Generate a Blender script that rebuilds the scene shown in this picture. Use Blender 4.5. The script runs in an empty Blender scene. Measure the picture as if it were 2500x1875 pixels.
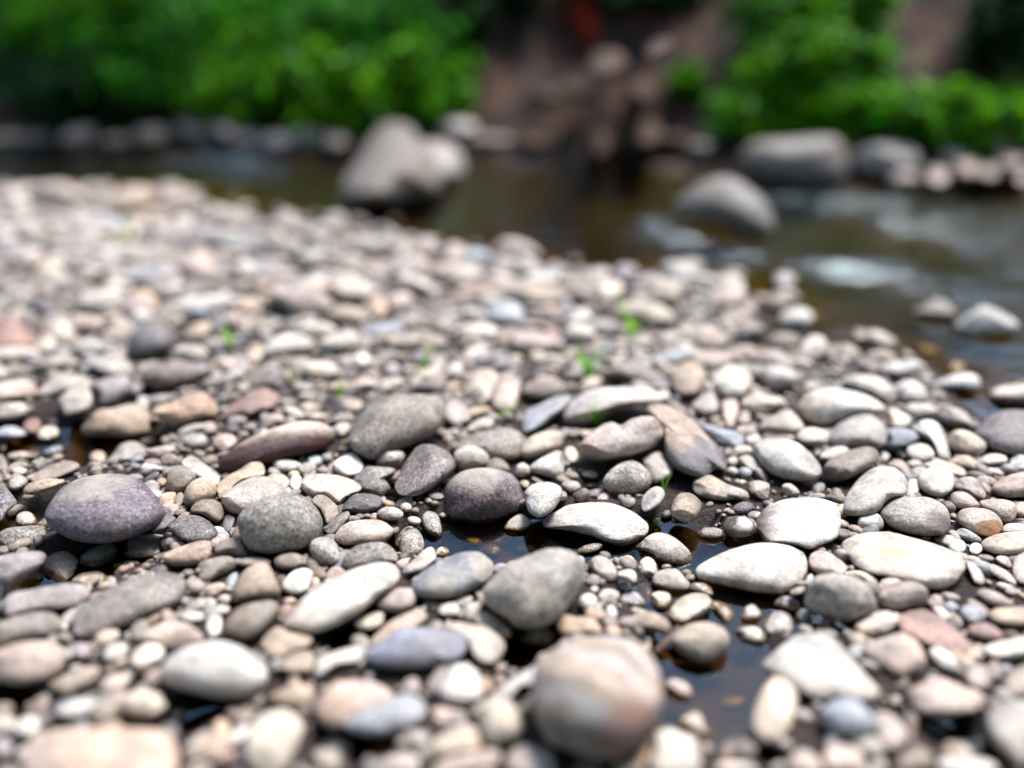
import bpy, bmesh, math, random
import numpy as np
from mathutils import Vector

# ------------------------------------------------------------------ camera, sky, sun, exposure
SC = bpy.context.scene
COL = SC.collection
R = math.radians
CAM_H, PITCH, FOC = 0.60, R(25.2), 1889.0          # metres, tilt below the horizon, focal length in photo pixels (2500 wide)
cd = bpy.data.cameras.new('camera')
cam = bpy.data.objects.new('camera', cd)
COL.objects.link(cam)
cam.location = (0, 0, CAM_H)
cam.rotation_euler = (R(90) - PITCH, 0, 0)
cd.sensor_fit = 'HORIZONTAL'; cd.sensor_width = 36.0; cd.lens = 36.0 * FOC / 2500.0
cd.clip_start = 0.02; cd.clip_end = 500.0
cd.dof.use_dof = True; cd.dof.focus_distance = 0.98; cd.dof.aperture_fstop = 0.64
SC.camera = cam

SUN_EL, SUN_AZ = R(62), R(40)                       # sun high beyond the stream, a little to the right
world = bpy.data.worlds.new('World'); SC.world = world
world.use_nodes = True
wn = world.node_tree
bg = wn.nodes['Background']
sky = wn.nodes.new('ShaderNodeTexSky'); sky.sky_type = 'NISHITA'
sky.sun_disc = False; sky.sun_elevation = SUN_EL; sky.sun_rotation = SUN_AZ
sky.air_density = 1.0; sky.dust_density = 1.0; sky.ozone_density = 1.0
wn.links.new(sky.outputs[0], bg.inputs[0]); bg.inputs[1].default_value = 0.135
sl = bpy.data.lights.new('sun', 'SUN'); sl.energy = 2.6; sl.angle = R(20); sl.color = (1.0, 0.98, 0.965)
sun = bpy.data.objects.new('sun', sl); COL.objects.link(sun)
sdir = Vector((math.sin(SUN_AZ) * math.cos(SUN_EL), math.cos(SUN_AZ) * math.cos(SUN_EL), math.sin(SUN_EL)))
sun.rotation_euler = (-sdir).to_track_quat('-Z', 'Y').to_euler()
sun.location = (1, 2, 8)
SC.view_settings.view_transform = 'Standard'; SC.view_settings.look = 'None'
SC.view_settings.exposure = 1.98; SC.view_settings.gamma = 1.0
SC.render.engine = 'CYCLES'
SC.cycles.use_denoising = True
SC.cycles.max_bounces = 8; SC.cycles.transparent_max_bounces = 12
SC.cycles.caustics_reflective = False; SC.cycles.caustics_refractive = False

# outlines of the stones, read off the photograph: colour code, flags, outline (or ~ ellipse), label|short name
STONES = """
@0 1100 4.424
Us 475 720,500 620,600 450,720 350,900 275,1150 238,1350 250,1500 300,1640 430,1740 560,1775 640,1750 720,1650 820,1450 920,1200 985,1000 990,800 960,620 880,520 800 #big smooth purple-grey cobble with pale tan top, sitting in a dark puddle|the big purple-grey cobble
K 0 40,50 80,80 180,60 260,0 300,-60 260,-70 100
P 75 70,120 30,230 10,370 15,425 45,380 80,250 110,130 110
B 465 30,530 -20,640 -50,700 -20,640 20,550 65
K 500 130,560 60,640 30,700 65,640 120,520 160
K ~ 235 135 80 45 -5
P 300 190,330 140,400 105,470 140,440 190,350 230
Kf 340 310,420 220,560 150,740 110,860 150,820 210,640 290,500 330,380 340 #flat dark speckled stone half under water behind the big purple-grey cobble|the flat dark speckled stone
P ~ 205 220 100 45 5
G 95 420,95 330,130 260,200 245,290 310,280 370,180 430
T 250 430,290 370,400 320,560 300,680 320,680 360,560 420,380 460,280 455 #narrow tan stone with a wet ragged lower edge, left of the big purple-grey cobble|the narrow tan stone
U 0 360,60 390,130 470,185 560,150 600,60 680,0 760,-80 640,-80 450
K ~ 310 490 70 28 -10
K 60 690,80 620,190 580,280 600,330 660,250 660,180 700,110 740
P 175 800,185 700,260 655,330 670,395 730,380 800,280 830
M 0 870,130 825,440 808,510 850,520 940,440 1010,250 1060,80 1040,-40 970 #dark slate-grey wet stone in the puddle at the left edge of the picture|the dark slate-grey stone
L 0 1140,180 1100,400 1085,490 1120,480 1200,380 1290,200 1400,60 1460,-60 1400,-60 1200 #mauve-grey stone with pale blotches cut by the left edge of the picture|the mauve-grey stone
T 455 1260,480 1180,560 1100,690 1075,790 1120,850 1210,800 1330,700 1410,590 1415,490 1330 #peach-tan rounded stone directly below the big purple-grey cobble|the peach-tan rounded stone
G 850 1180,900 1110,1050 1030,1190 990,1270 1050,1260 1130,1180 1220,1010 1260,880 1230 #bent grey-beige stone with a pale ridge in front of the big purple-grey cobble|the bent grey-beige stone
T ~ 1060 80 98 78 0
G 1120 150,1200 60,1300 -70,1420 -100,1540 -60,1640 20,1700 100,1640 140,1500 190,1380 200,1250 130 #domed light grey stone with dark wet foot behind the big purple-grey cobble|the domed light grey stone
W 1500 230,1530 160,1600 135,1760 190,1720 230,1560 275
K 1720 110,1760 50,1850 30,1920 70,1930 130,1830 165,1740 150
Kr 1790 380,1820 240,1880 170,1980 160,2080 210,2130 290,2060 400,1980 450,1850 450
G 1960 120,2020 70,2110 75,2220 150,2350 240,2370 320,2330 370,2240 340,2140 280,2020 200
Tr 1980 540,2000 430,2060 340,2160 290,2250 290,2330 370,2330 470,2260 540,2150 590,2030 600 #cream round stone with black flecks beside the big purple-grey cobble|the cream flecked stone
T ~ 1745 340 55 48 -10
G ~ 1715 460 80 30 0
O 1720 500,1790 455,1890 450,1900 500,1870 590,1800 640,1740 580
K ~ 1935 530 50 80 15
U 1645 880,1680 800,1770 710,1850 700,1900 740,1830 830,1750 900
U 1815 830,1900 750,2000 700,2130 700,2250 760,2350 870,2330 930,2240 980,2070 995,1930 930 #brownish-mauve stone with white specks right of the big purple-grey cobble|the brownish-mauve stone
Gf 1330 1110,1360 1000,1420 930,1570 905,1730 900,1810 960,1820 1040,1740 1120,1560 1160,1380 1165 #flat pinkish-grey stone with one dark wet end in front of the big purple-grey cobble|the flat pinkish-grey stone
W ~ 1820 930 45 50 20
W ~ 1860 1022 35 38 0
G ~ 1945 1018 62 35 -8
W ~ 1420 1215 90 32 3
W ~ 1620 1200 50 30 -20
W ~ 1705 1205 45 48 20
P 1750 1170,1800 1100,1920 1050,2120 980,2260 975,2290 1030,2280 1150,2180 1220,2000 1250,1850 1240 #pinkish wedge stone with white spots left of the round speckled grey stone|the white-spotted pink stone
K 2060 660,2090 580,2180 530,2310 530,2390 580,2420 680,2390 760,2310 770,2200 700
K 1220 1310,1300 1265,1500 1250,1660 1240,1730 1290,1600 1330,1400 1390,1260 1380
K ~ 1285 1240 65 35 -5
@500 1100 4.424
X 150 160,170 90,300 -16,500 -146,750 -246,1000 -316,1200 -316,1330 -276,1420 -176,1380 -66,1200 4,900 74,650 164,450 194,280 234 #long stone with pale grey back and dark maroon front face|the long maroon stone
T 130 390,220 290,380 200,500 110,580 105,640 170,640 260,560 290,420 330,280 430,180 520,140 470 #khaki bent stone lying behind the flat rosy-grey stone|the khaki bent stone
P 175 560,200 470,330 370,480 290,600 270,760 310,870 420,850 520,700 620,500 690,370 700,250 660 #flat rosy-grey oval stone leaning behind the round speckled grey stone|the flat rosy-grey stone
C ~ 790 340 130 95 10
Mrs 340 790,370 690,480 580,650 500,850 455,1010 470,1130 540,1220 640,1275 770,1240 900,1150 1010,1000 1080,800 1120,620 1110,480 1060,400 960 #large round grey stone finely speckled black and white, chipped at one side|the round speckled grey stone
W 720 110,740 85,900 90,1045 150,1010 200,880 240,760 210
G 1005 210,1060 140,1180 120,1210 180,1180 230,1080 260
B ~ 1185 105 85 62 10
G ~ 1050 90 48 55 0
G ~ 1320 80 60 48 0
T ~ 960 265 65 48 -10
W ~ 985 350 72 92 0
C ~ 1135 240 70 38 -5
G ~ 1290 215 80 35 10
W 1380 180,1410 110,1580 20,1640 45,1700 130,1700 200,1640 270,1540 295,1440 250 #bright white peaked stone in front of the big plain grey stone|the bright white peaked stone
Pf 1030 370,1070 290,1170 250,1400 260,1580 310,1680 380,1670 440,1570 480,1480 560,1440 580,1300 490,1160 490,1060 430 #pale pink slab-like stone with a worn white top|the pale pink slab
M 1600 320,1720 190,1820 170,2040 190,2050 240,1960 300,2000 410,1930 490,1820 480,1680 440
Gr 1850 150,1880 30,1920 0,2100 0,2160 50,2130 140,2060 200,1950 180 #squarish pale grey stone with speckles in front of the big plain grey stone|the squarish pale stone
K ~ 2015 295 75 48 -10
D 1470 640,1530 540,1620 470,1740 460,1880 490,1925 560,1880 630,1740 670,1600 680,1500 660 #dark grey oval stone with white crust behind the pink-grey oval stone|the dark crusted stone
K 1145 545,1190 490,1250 470,1340 500,1400 560,1460 660,1400 730,1320 790,1280 700,1230 620
M 1275 840,1400 730,1530 655,1570 690,1540 750,1440 850,1370 910,1310 880 #thin splinter-shaped grey stone leaning right of the round speckled grey stone|the splinter-shaped stone
P 1400 930,1450 840,1560 770,1720 745,1890 750,2010 820,2035 880,1980 950,1850 1000,1680 1010,1520 1020,1430 980 #pink-grey oval stone beside the thin splinter-shaped stone|the pink-grey oval stone
G 1855 690,1900 630,2010 605,2110 640,2145 690,2110 740,2000 755,1900 740
C ~ 2170 615 65 50 0
K ~ 1600 735 80 32 0
U 190 840,210 720,260 690,330 720,300 820,250 885
G ~ 185 940 85 75 -20
G ~ 325 900 58 42 0
K 100 1080,150 990,260 945,390 940,420 1000,460 1130,400 1170,250 1150,140 1120
Gr 1125 1040,1150 970,1250 935,1350 945,1400 1010,1455 1110,1440 1190,1350 1235,1230 1210,1150 1120 #beige-grey speckled pebble lying right in front of the round speckled grey stone|the beige-grey speckled pebble
M 1485 1190,1540 1090,1660 1020,1850 985,1970 1010,2060 1090,2080 1180,2000 1210,1800 1260,1600 1290,1520 1270 #grey mottled oval stone just behind the long white stone|the grey mottled oval stone
K 745 1190,800 1130,930 1100,1040 1130,1100 1210,1060 1260,900 1290,780 1260
K -20 1220,60 1170,200 1140,310 1160,350 1220,290 1300,150 1360,20 1420,-60 1380
K ~ 530 1210 190 60 0
@1000 1100 4.424
U -150 400,-130 290,-80 170,0 50,100 -60,250 -70,400 0,490 110,480 210,350 330,180 440,60 480,-80 470 #dark brown-grey stone leaning behind the round dark cobble at the pool|the dark brown-grey stone
Gr -110 1010,-90 920,-20 850,60 830,130 910,160 1020,130 1110,30 1180,-60 1190,-110 1110 #upright egg of speckled grey stone at the edge of the amber pool|the speckled grey egg
P -160 1000,-130 910,-60 840,0 815,60 850,0 1000,-100 1060
C 480 30,540 -30,640 -60,760 -30,850 50,850 150,750 190,560 220,500 160
K 820 170,860 100,930 75,1010 100,1080 180,1060 230,900 260,830 230
W 1300 180,1370 110,1500 40,1590 0,1660 30,1675 180,1640 260,1560 300,1420 260,1330 230 #whitish wedge stone standing behind the pool on dark soil|the whitish wedge
Cr 1140 230,1160 160,1220 138,1290 170,1300 250,1230 290,1160 280
Urs 368 560,380 420,440 320,560 230,720 190,900 190,1080 240,1170 320,1210 430,1250 540,1220 640,1100 720,980 780,800 835,600 810,430 770,375 690 #round dark cobble with tan top and blue-grey sides standing in the amber pool|the round dark cobble
W 1240 450,1300 380,1410 340,1540 345,1640 400,1650 480,1580 600,1500 680,1400 720,1310 680,1260 590,1250 500 #heart-shaped white stone touching the round dark cobble|the heart-shaped white stone
C 1020 830,1090 740,1200 685,1290 740,1320 790,1260 860,1150 885,1050 870
W 1425 800,1470 720,1600 640,1720 585,1900 560,2120 555,2260 590,2400 650,2500 720,2580 800,2560 900,2480 990,2350 1040,2230 1040,2100 1000,1950 930,1750 880,1550 850,1460 840 #wide white stone with a deeply shaded underside overhanging the amber pool|the wide overhanging white stone
Gr 130 740,160 670,220 650,300 690,340 780,355 870,320 930,240 920,160 850 #small grey upright pebble standing in the amber pool with a bright water ring
Kf ~ 290 410 90 50 5
Kf ~ 285 490 90 38 5
W ~ 120 510 60 22 -30
G ~ 400 330 45 35 0
C ~ 50 755 75 45 10
G 1190 350,1230 320,1290 350,1270 410,1220 400
C ~ 1365 310 50 28 25
K ~ 1735 270 85 45 5
K ~ 1945 260 85 45 5
G 1640 370,1700 325,1800 330,1850 390,1800 445,1720 440
U 1885 410,1890 360,2010 350,2015 395,1950 420
U 1815 530,1900 450,2040 410,2110 440,2120 500,2040 525,1920 520
U ~ 2190 505 75 48 0
M ~ 1940 1060 150 50 -15
To ~ 545 920 90 50 0 #orange-brown pebble under the amber water, nearest the round dark cobble
To ~ 690 985 95 50 0 #rounded amber pebble under water in the middle of the amber pool
Ko ~ 520 1030 105 60 0 #olive-green pebble under water at the amber pool's edge
To ~ 1000 985 85 38 0 #bright orange oval pebble under the dark part of the amber pool
Ko ~ 890 1080 100 70 0 #large brown pebble under water behind the marbled blue-grey stone
To ~ 1250 1060 110 50 0 #amber pebble with a sky glint under water behind the egg-shaped grey stone
To ~ 1470 1030 60 25 0 #small orange pebble barely visible under water below the overhanging white stone
Ko ~ 690 1085 90 38 0 #orange flat pebble under water touching the marbled blue-grey stone
P -20 1240,60 1160,190 1050,260 1050,285 1150,260 1200,160 1290,40 1330,-40 1330 #salmon-pink pointed stone between the speckled grey egg and marbled blue-grey stone|the salmon pointed stone
G ~ 350 1100 80 62 -10
@1000 1350 4.424
Y 10 390,60 280,200 160,380 60,560 -15,740 -15,860 50,915 120,880 240,760 350,560 450,400 490,200 490,60 450 #marbled blue-grey oval stone with ochre streaks in front of the amber pool|the marbled blue-grey stone
Gr 800 440,830 340,980 190,1130 90,1320 5,1500 -50,1690 -35,1840 30,1900 150,1890 290,1800 450,1660 640,1500 760,1300 810,1150 790,1050 700,900 610,820 530 #large egg-shaped light grey stone tapering downward in front of the amber pool|the egg-shaped grey stone
C 1940 110,1980 50,2060 25,2160 70,2230 170,2230 260,2160 300,2050 250,1960 170 #cream pebble with grey pits right of the egg-shaped grey stone|the pitted cream pebble
W 310 620,360 560,500 540,540 620,500 680,380 690
W ~ 580 515 105 45 -15
C ~ 250 550 95 40 10
G 370 780,520 740,700 770,850 790,980 900,1030 1000,990 1110,900 1190,780 1180,680 1080,640 950,500 850 #grey stone with a brown shaded hollow beside the blue slate-like stone|the hollowed grey stone
T 690 730,760 640,880 640,1000 720,1090 840,1060 910,960 860,800 790
C 1180 910,1270 830,1400 785,1520 800,1600 890,1540 980,1400 1010,1250 980 #pale cap-like pebble with black shaded underside behind the big mottled boulder|the pale cap-like pebble
T 1570 720,1640 650,1800 690,1950 690,2040 760,2080 860,1950 870,1750 900,1640 880
T ~ 2000 660 110 80 10
W ~ 1930 530 100 95 0
W 2040 480,2090 400,2190 395,2260 440,2240 510,2150 540,2080 530
G ~ 1995 395 45 40 0
P ~ 2000 270 60 40 20
W ~ 2180 640 60 80 -20
P ~ 2190 850 90 70 0
@1500 1100 4.424
Gr -120 330,-60 230,60 140,200 110,320 170,400 270,400 360,330 440,200 490,60 490,-60 450 #rounded white-and-grey stone on dark soil below the notched pinkish stone|the rounded white-grey stone
G 300 120,350 60,440 10,540 30,620 100,640 190,600 280,500 340,420 350,360 280 #upright pale stone with an olive stain beside the rounded white-grey stone|the olive-stained stone
G 290 600,310 500,380 420,460 385,530 420,545 490,500 570,420 630,330 655 #tilted oval grey pebble above the wide overhanging white stone
Tw 605 670,630 560,690 470,760 450,850 470,950 570,930 660,860 740,780 770,680 740 #boxy tan stone with its right half wet and dark, standing in mud|the half-wet boxy stone
Cw 845 390,860 320,940 270,1040 265,1130 310,1240 370,1390 420,1450 470,1440 530,1320 530,1200 540,1050 530,920 490,860 440 #long cream stone with ragged wet lower edge lying on mud|the wet-edged cream stone
C 1450 370,1480 335,1570 325,1660 350,1680 400,1670 470,1650 520,1590 525,1520 490,1460 450 #lumpy cream pebble lying on brown mud behind the flat white slab
C 1810 430,1820 370,1880 355,1940 380,2000 450,1960 490,1860 490 #small white wedge pebble with wet foot behind the flat white slab
Wf 1525 760,1590 650,1690 570,1800 520,1950 500,2200 500,2350 540,2430 620,2450 760,2430 870,2380 950,2230 1010,2100 1050,1950 1020,1800 1000,1640 985,1555 880 #large flat white slab with ragged wet mud along its left side|the flat white slab
Kw 1180 830,1200 760,1280 710,1380 705,1480 750,1530 830,1500 900,1400 935,1270 930 #dark wet pebble with a dry white patch on top, in the puddle|the white-patched wet pebble
Kw ~ 1040 900 150 75 0 #low brown wet pebble with a tiny white spot in the sky-reflecting puddle
D ~ 1390 620 110 65 -10
G 220 1050,290 980,400 900,510 885,620 920,740 1010,820 1100,840 1180,790 1230,680 1240,500 1200,330 1120 #pointed grey oval stone with wet amber edge beside the sky-reflecting puddle|the pointed grey stone
W 880 1290,960 1210,1150 1110,1350 1030,1550 990,1780 995,1950 1030,2060 1120,2095 1220,2080 1330,2000 1450,1860 1530,1700 1550,1500 1530,1250 1480,1000 1420,900 1370 #large white teardrop stone with dark wet underside beside the sky-reflecting puddle|the white teardrop stone
W 40 1210,90 1150,160 1130,230 1180,260 1240,210 1280,100 1270
W 250 1300,280 1190,350 1145,430 1180,470 1280,430 1360,330 1390,260 1350
Pf 2100 1190,2130 1110,2230 1075,2340 1110,2450 1190,2515 1260,2470 1330,2330 1350,2210 1330,2130 1270 #flat pinkish-white stone between the white teardrop and the large pale flat stone|the flat pinkish-white stone
@2000 1100 4.424
K 40 230,90 120,200 40,400 -25,540 -45,630 0,650 90,560 170,430 250,330 300,180 340,80 320 #grey-brown bean-shaped stone with an ochre stain|the ochre-stained bean stone
G 260 600,290 500,370 370,480 250,600 175,760 160,850 190,930 270,970 360,940 470,800 510,720 560,650 640,580 680,450 700,330 690,270 660 #large leaning stone streaked white and grey, right of the flat white slab|the streaked leaning stone
W ~ 1010 400 75 100 15
W 1065 340,1080 260,1150 200,1280 165,1400 190,1460 280,1460 390,1400 460,1320 500,1200 480,1110 420 #round white stone on the pale heap right of the streaked leaning stone|the round white stone
C 1120 150,1300 105,1430 130,1550 190,1590 250,1560 290,1400 290,1250 250
W ~ 1080 240 95 65 0
P 740 150,850 95,940 140,990 230,960 290,880 230
W ~ 1035 150 80 50 0
T 1410 120,1480 60,1600 50,1690 100,1725 180,1690 220,1590 200,1480 150
W 1710 130,1780 60,1890 35,2000 55,2035 110,1980 140,1850 160,1760 160
W ~ 2170 135 110 95 0
C ~ 1895 235 105 40 15
P 1865 420,1900 350,2010 280,2150 240,2300 240,2400 330,2390 430,2250 490,2080 510,1940 490 #pale pink-grey oval stone with dark shaded base at the right edge|the pink-grey edge stone
P ~ 1800 335 110 62 10
P 1460 390,1500 310,1600 280,1700 300,1760 390,1800 460,1780 520,1690 530,1600 470,1500 430
P 1410 560,1430 470,1500 440,1600 460,1700 540,1740 600,1680 640,1560 640,1460 610
P 1730 550,1850 525,2010 530,2110 570,2140 650,2110 740,2030 780,1950 770,1830 660,1750 610 #rosy stone with a scratch, just behind the orange-stained pink stone|the scratched rosy stone
P ~ 2200 640 110 90 10
P 1490 750,1510 660,1600 620,1760 620,1880 660,1960 740,1985 820,1930 900,1800 925,1660 890,1550 820 #rounded pink stone with an orange stain across its front|the orange-stained pink stone
G 655 680,700 590,800 520,930 495,1150 495,1280 540,1380 620,1420 730,1410 830,1350 900,1220 920,1050 910,880 870,750 810,700 750 #plump grey oval stone with a dark reddish bruise on its side|the bruised grey stone
W 410 780,440 710,530 670,630 680,690 750,690 830,620 870,500 860,430 830 #small round white pebble squeezed before the streaked leaning stone and the bruised grey stone|the small round white pebble
K 75 500,150 440,230 450,290 520,270 570,200 570,120 530
Cf 240 1020,290 960,430 900,600 870,800 880,1000 930,1250 1000,1430 1070,1530 1110,1580 1200,1590 1270,1540 1340,1450 1440,1300 1490,1150 1475,1000 1415,750 1355,560 1325,420 1250,330 1160,260 1090 #largest pale flat stone with yellowish stains, shaped like a loaf|the large pale flat stone
B 1475 890,1520 840,1600 850,1700 910,1750 960,1720 1000,1600 980,1500 940 #small sky-blue smooth pebble under the orange-stained pink stone|the sky-blue pebble
G 1750 1010,1800 950,1930 900,2100 870,2250 865,2350 920,2300 1020,2180 1100,2030 1125,1880 1110,1780 1060 #streaky silver-grey oval stone at the right edge of the picture|the streaky silver stone
G ~ 1490 1030 100 80 15
W ~ 1690 1060 72 65 0
T ~ 1160 935 45 30 0
G ~ 1325 960 70 38 0
P 1980 830,2050 785,2200 790,2300 850,2220 880,2000 890
W 1905 1170,1950 1135,2030 1150,2080 1230,2060 1270,1960 1230
K ~ 1800 1165 95 40 10
P ~ 2230 1250 140 190 10
C ~ 1665 1180 90 40 15
@0 1350 4.424
T 760 310,850 230,960 205,1080 200,1165 260,1170 310,1090 370,980 400,850 370
L 20 570,60 480,160 420,350 390,560 350,740 320,900 350,970 420,940 500,800 570,620 620,400 650,200 680,60 680 #long lavender-grey stone with a square end lying near the left edge|the long lavender stone
M 780 700,850 590,980 490,1150 390,1380 280,1600 230,1800 205,1940 240,2005 320,1990 440,1920 540,1800 600,1600 680,1400 780,1200 840,1060 920,950 930,830 880,790 790 #big elongated dark grey stone with pale flecks, right of the long lavender stone|the elongated dark grey stone
K -60 780,80 720,250 660,420 630,570 650,650 720,640 830,560 900,380 930,150 960,-60 1000 #brown-grey stone with a rusty end below the long lavender stone|the rusty-ended stone
P -80 1100,80 1000,300 950,520 950,660 1010,710 1110,680 1230,600 1310,450 1380,250 1420,50 1400,-80 1330 #large pale pinkish stone cut by the left edge, blurred|the large pale pinkish stone
W ~ 0 390 35 110 0
O 1540 760,1600 690,1720 560,1810 540,1860 610,1750 700,1640 770 #small yellow-tan wedge chip leaning on the elongated dark grey stone
P 1480 930,1560 830,1700 760,1880 730,2040 770,2170 870,2190 940,2050 1000,1900 1040,1750 1030,1600 980 #flat pink stone with grey end behind the white egg stone|the flat pink stone
K ~ 740 920 120 62 15
L ~ 880 1050 120 85 5
C 1020 940,1060 840,1180 790,1270 820,1290 900,1200 990,1080 1010
W 1110 1120,1180 1000,1300 970,1380 1030,1370 1110,1260 1170,1160 1170
C 1400 1160,1480 1030,1600 970,1720 990,1780 1070,1740 1180,1650 1270,1540 1320,1440 1270 #cream-tan rounded stone left of the white egg stone|the cream-tan rounded stone
Wr 1720 1270,1770 1370,1900 1450,2100 1510,2300 1560,2500 1570,2700 1540,2840 1440,2880 1310,2830 1200,2720 1080,2550 990,2350 950,2150 970,1950 1040,1800 1150 #large smooth white egg stone with a black shaded belly|the white egg stone
M ~ 1410 900 70 55 0
C ~ 690 780 45 60 0
W ~ 2100 690 150 60 -5
G ~ 2130 560 130 65 -20
B ~ 1990 515 55 45 0
G ~ 2060 420 60 25 0
@500 1350 4.424
W ~ 100 780 85 140 10
T 285 420,330 330,420 200,540 115,650 100,720 170,770 290,820 400,780 470,650 500,480 520,350 530,300 490 #peach wedge-shaped stone with a ridged top|the peach wedge stone
B 225 330,270 240,340 210,360 270,310 370,250 380
T 0 400,80 340,180 325,220 370,130 450,20 470
W 820 360,900 240,1000 170,1110 165,1175 220,1150 300,1120 400,1020 450,900 430 #creamy white rounded stone right of the peach wedge stone|the creamy rounded stone
P 1300 260,1370 160,1450 150,1520 200,1460 240,1340 290
P 2060 120,2120 70,2200 60,2190 140,2130 190
W 850 800,880 680,1000 540,1180 380,1400 250,1650 150,1850 95,2000 100,2100 160,2115 260,2040 360,1900 450,1780 560,1600 690,1400 790,1200 850,1000 840 #long white cigar-shaped stone lying diagonally with a rusty underside|the long white stone
K 200 800,270 670,400 570,560 530,720 510,800 560,790 650,720 760,600 880,450 950,300 930,220 880 #dull brown-grey oval stone left of the long white stone|the dull brown-grey oval
T 600 990,680 860,780 800,920 840,1080 870,1160 930,1120 1010,1000 1060,850 1120,720 1140,640 1070 #peachy stone with a raised lip in front of the long white stone|the lipped peachy stone
T 800 1250,880 1130,1020 1060,1140 1060,1190 1140,1160 1280,1040 1310,900 1310
W 1180 1290,1240 1150,1400 1070,1600 1010,1700 1020,1720 1100,1640 1190,1450 1230,1290 1300,1220 1370 #white tapering stone behind the big pink-white blurred stone|the white tapering stone
C 1610 760,1680 690,1830 640,1930 640,1930 740,1860 810,1760 840,1660 820
P 1855 560,1920 450,2040 390,2180 375,2260 400,2280 500,2230 590,2100 640,1960 630 #plump pinkish pebble right of the long white stone|the plump pinkish pebble
P 1760 1010,1850 880,2000 740,2200 640,2340 620,2400 690,2300 800,2100 900,1900 1010 #long pinkish stone lying behind the blue slate-like stone|the long pinkish stone
P ~ 220 500 85 50 0
W ~ 190 610 90 55 0
G ~ 50 540 80 60 0
Ko ~ 1480 900 170 100 0 #ochre stone under water below the long white stone
P ~ 920 520 70 40 0
W ~ 845 650 45 90 30
W ~ 1190 310 50 50 0
@800 1440 2.602
V 240 400,330 340,450 250,600 235,720 250,850 260,890 320,870 400,800 470,740 470,600 500,400 500,280 470 #blue slate-like stone with a dark shadowed base|the blue slate-like stone
Zr 1300 800,1290 620,1320 480,1440 370,1600 290,1800 275,1960 310,2060 400,2120 560,2130 700,2100 850,2000 980,1850 1060,1700 1070,1500 1000,1400 960 #biggest blurred boulder-like stone, cream with white bands and a reddish patch|the big mottled stone
@1500 1350 4.424
W 30 240,80 190,190 180,240 250,220 320,120 300
B ~ 90 350 85 48 5
B 40 510,100 440,220 420,310 480,340 560,280 600,120 580
C 385 550,400 450,480 415,590 440,615 520,560 600,450 610
G 395 310,440 220,560 170,680 180,760 260,820 340,810 400,700 430,560 410,440 370 #grey domed pebble with a pale streak left of the white teardrop stone|the grey domed pebble
W 820 390,840 330,940 320,1030 360,1065 440,1020 460,900 430
C 575 660,620 560,730 470,880 430,1000 450,1060 530,1030 620,940 700,800 750,680 760,600 720 #cream bean stone with a bright dip on top|the cream bean stone
T 145 740,220 660,340 630,470 660,580 740,615 820,560 870,420 850,260 810 #biscuit-coloured flat pebble behind the cream egg-like stone|the biscuit-coloured pebble
Cr 615 930,700 830,840 760,1000 745,1140 790,1230 880,1240 980,1180 1090,1080 1190,970 1240,860 1210,720 1110,640 1010 #smooth cream egg-like stone with dark shade under it, standing in blue water|the cream egg-like stone
W 1365 700,1410 590,1490 555,1570 620,1580 690,1500 740,1420 740
C 1060 520,1180 540,1270 600,1285 680,1230 750,1160 700,1100 620
G 1725 560,1770 490,1870 465,1970 510,2000 580,1930 630,1820 610
B ~ 2050 700 85 110 -25
G 1600 790,1640 690,1750 630,1860 650,1930 740,1930 840,1850 900,1720 890,1640 850
W 1310 830,1400 790,1550 800,1640 890,1620 950,1520 980,1400 940,1340 880
T ~ 780 210 60 40 0
W ~ 820 265 55 40 0
P ~ 565 150 55 30 0
T ~ 1980 410 90 40 -20
P ~ 2110 285 38 60 20
@1650 1440 2.602
Wf 560 500,600 420,720 310,820 265,940 265,1040 330,1130 440,1220 550,1290 640,1250 700,1120 710,1000 690,900 680,760 620 #large pale trapezoid stone, blurred, with a flat top|the pale trapezoid stone
Cr 480 860,500 740,560 600,650 510,740 540,780 640,770 760,740 880,660 980,560 980,500 930 #tall cream oval stone standing upright beside the blue puddle|the upright cream oval
@2000 1350 4.424
Gr -160 520,-120 360,-40 260,100 220,260 225,420 270,530 360,600 480,620 570,560 640,420 710,280 740,120 700,-40 650,-130 600 #round greyish-white stone with a bright stripe on top|the striped round stone
C 250 220,400 190,520 220,620 290,620 360,540 340,400 260
C ~ 770 330 130 75 -15
Pr 630 500,680 400,780 330,920 300,1050 310,1160 380,1185 470,1140 560,1000 590,860 620,720 600 #pink two-tone stone with a dark dimple in front of the large pale flat stone|the dimpled pink stone
W 385 790,470 700,600 640,740 625,840 680,850 740,770 820,650 870,520 880,430 840 #clean white almond-shaped stone behind the peach-cream stone|the white almond stone
Rf 840 720,900 650,1050 600,1160 610,1300 680,1450 790,1600 940,1700 1050,1600 1100,1400 1090,1200 1010,1000 900,880 830 #large flat salmon-pink slab sloping down to the right|the salmon slab
P 450 1040,560 960,700 910,860 865,960 880,1070 960,1130 1060,1150 1180,1100 1280,950 1320,800 1290,650 1210,540 1130 #peach-cream rounded stone lying against the salmon slab|the peach-cream stone
W ~ 90 790 95 80 0
G ~ 250 860 50 45 0
T ~ 410 920 105 70 15
R 1600 840,1660 770,1780 750,1900 800,1990 890,1950 940,1800 940,1660 910
T 1830 670,1900 600,2080 580,2300 580,2400 660,2350 760,2180 790,2000 780,1880 740 #pale orange-striped stone at the right edge beyond the salmon slab|the orange-striped stone
B 1520 620,1600 550,1720 560,1810 640,1790 720,1680 770,1580 730
W 1220 590,1300 550,1370 620,1440 700,1400 770,1300 700
B ~ 1430 580 80 55 10
P ~ 1260 500 70 50 0
P ~ 1420 475 110 45 15
P 1700 430,1760 390,1900 420,2030 490,2100 560,2000 590,1850 560,1750 500
P 1590 110,1680 100,1740 180,1790 290,1760 340,1680 320,1630 220
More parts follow.
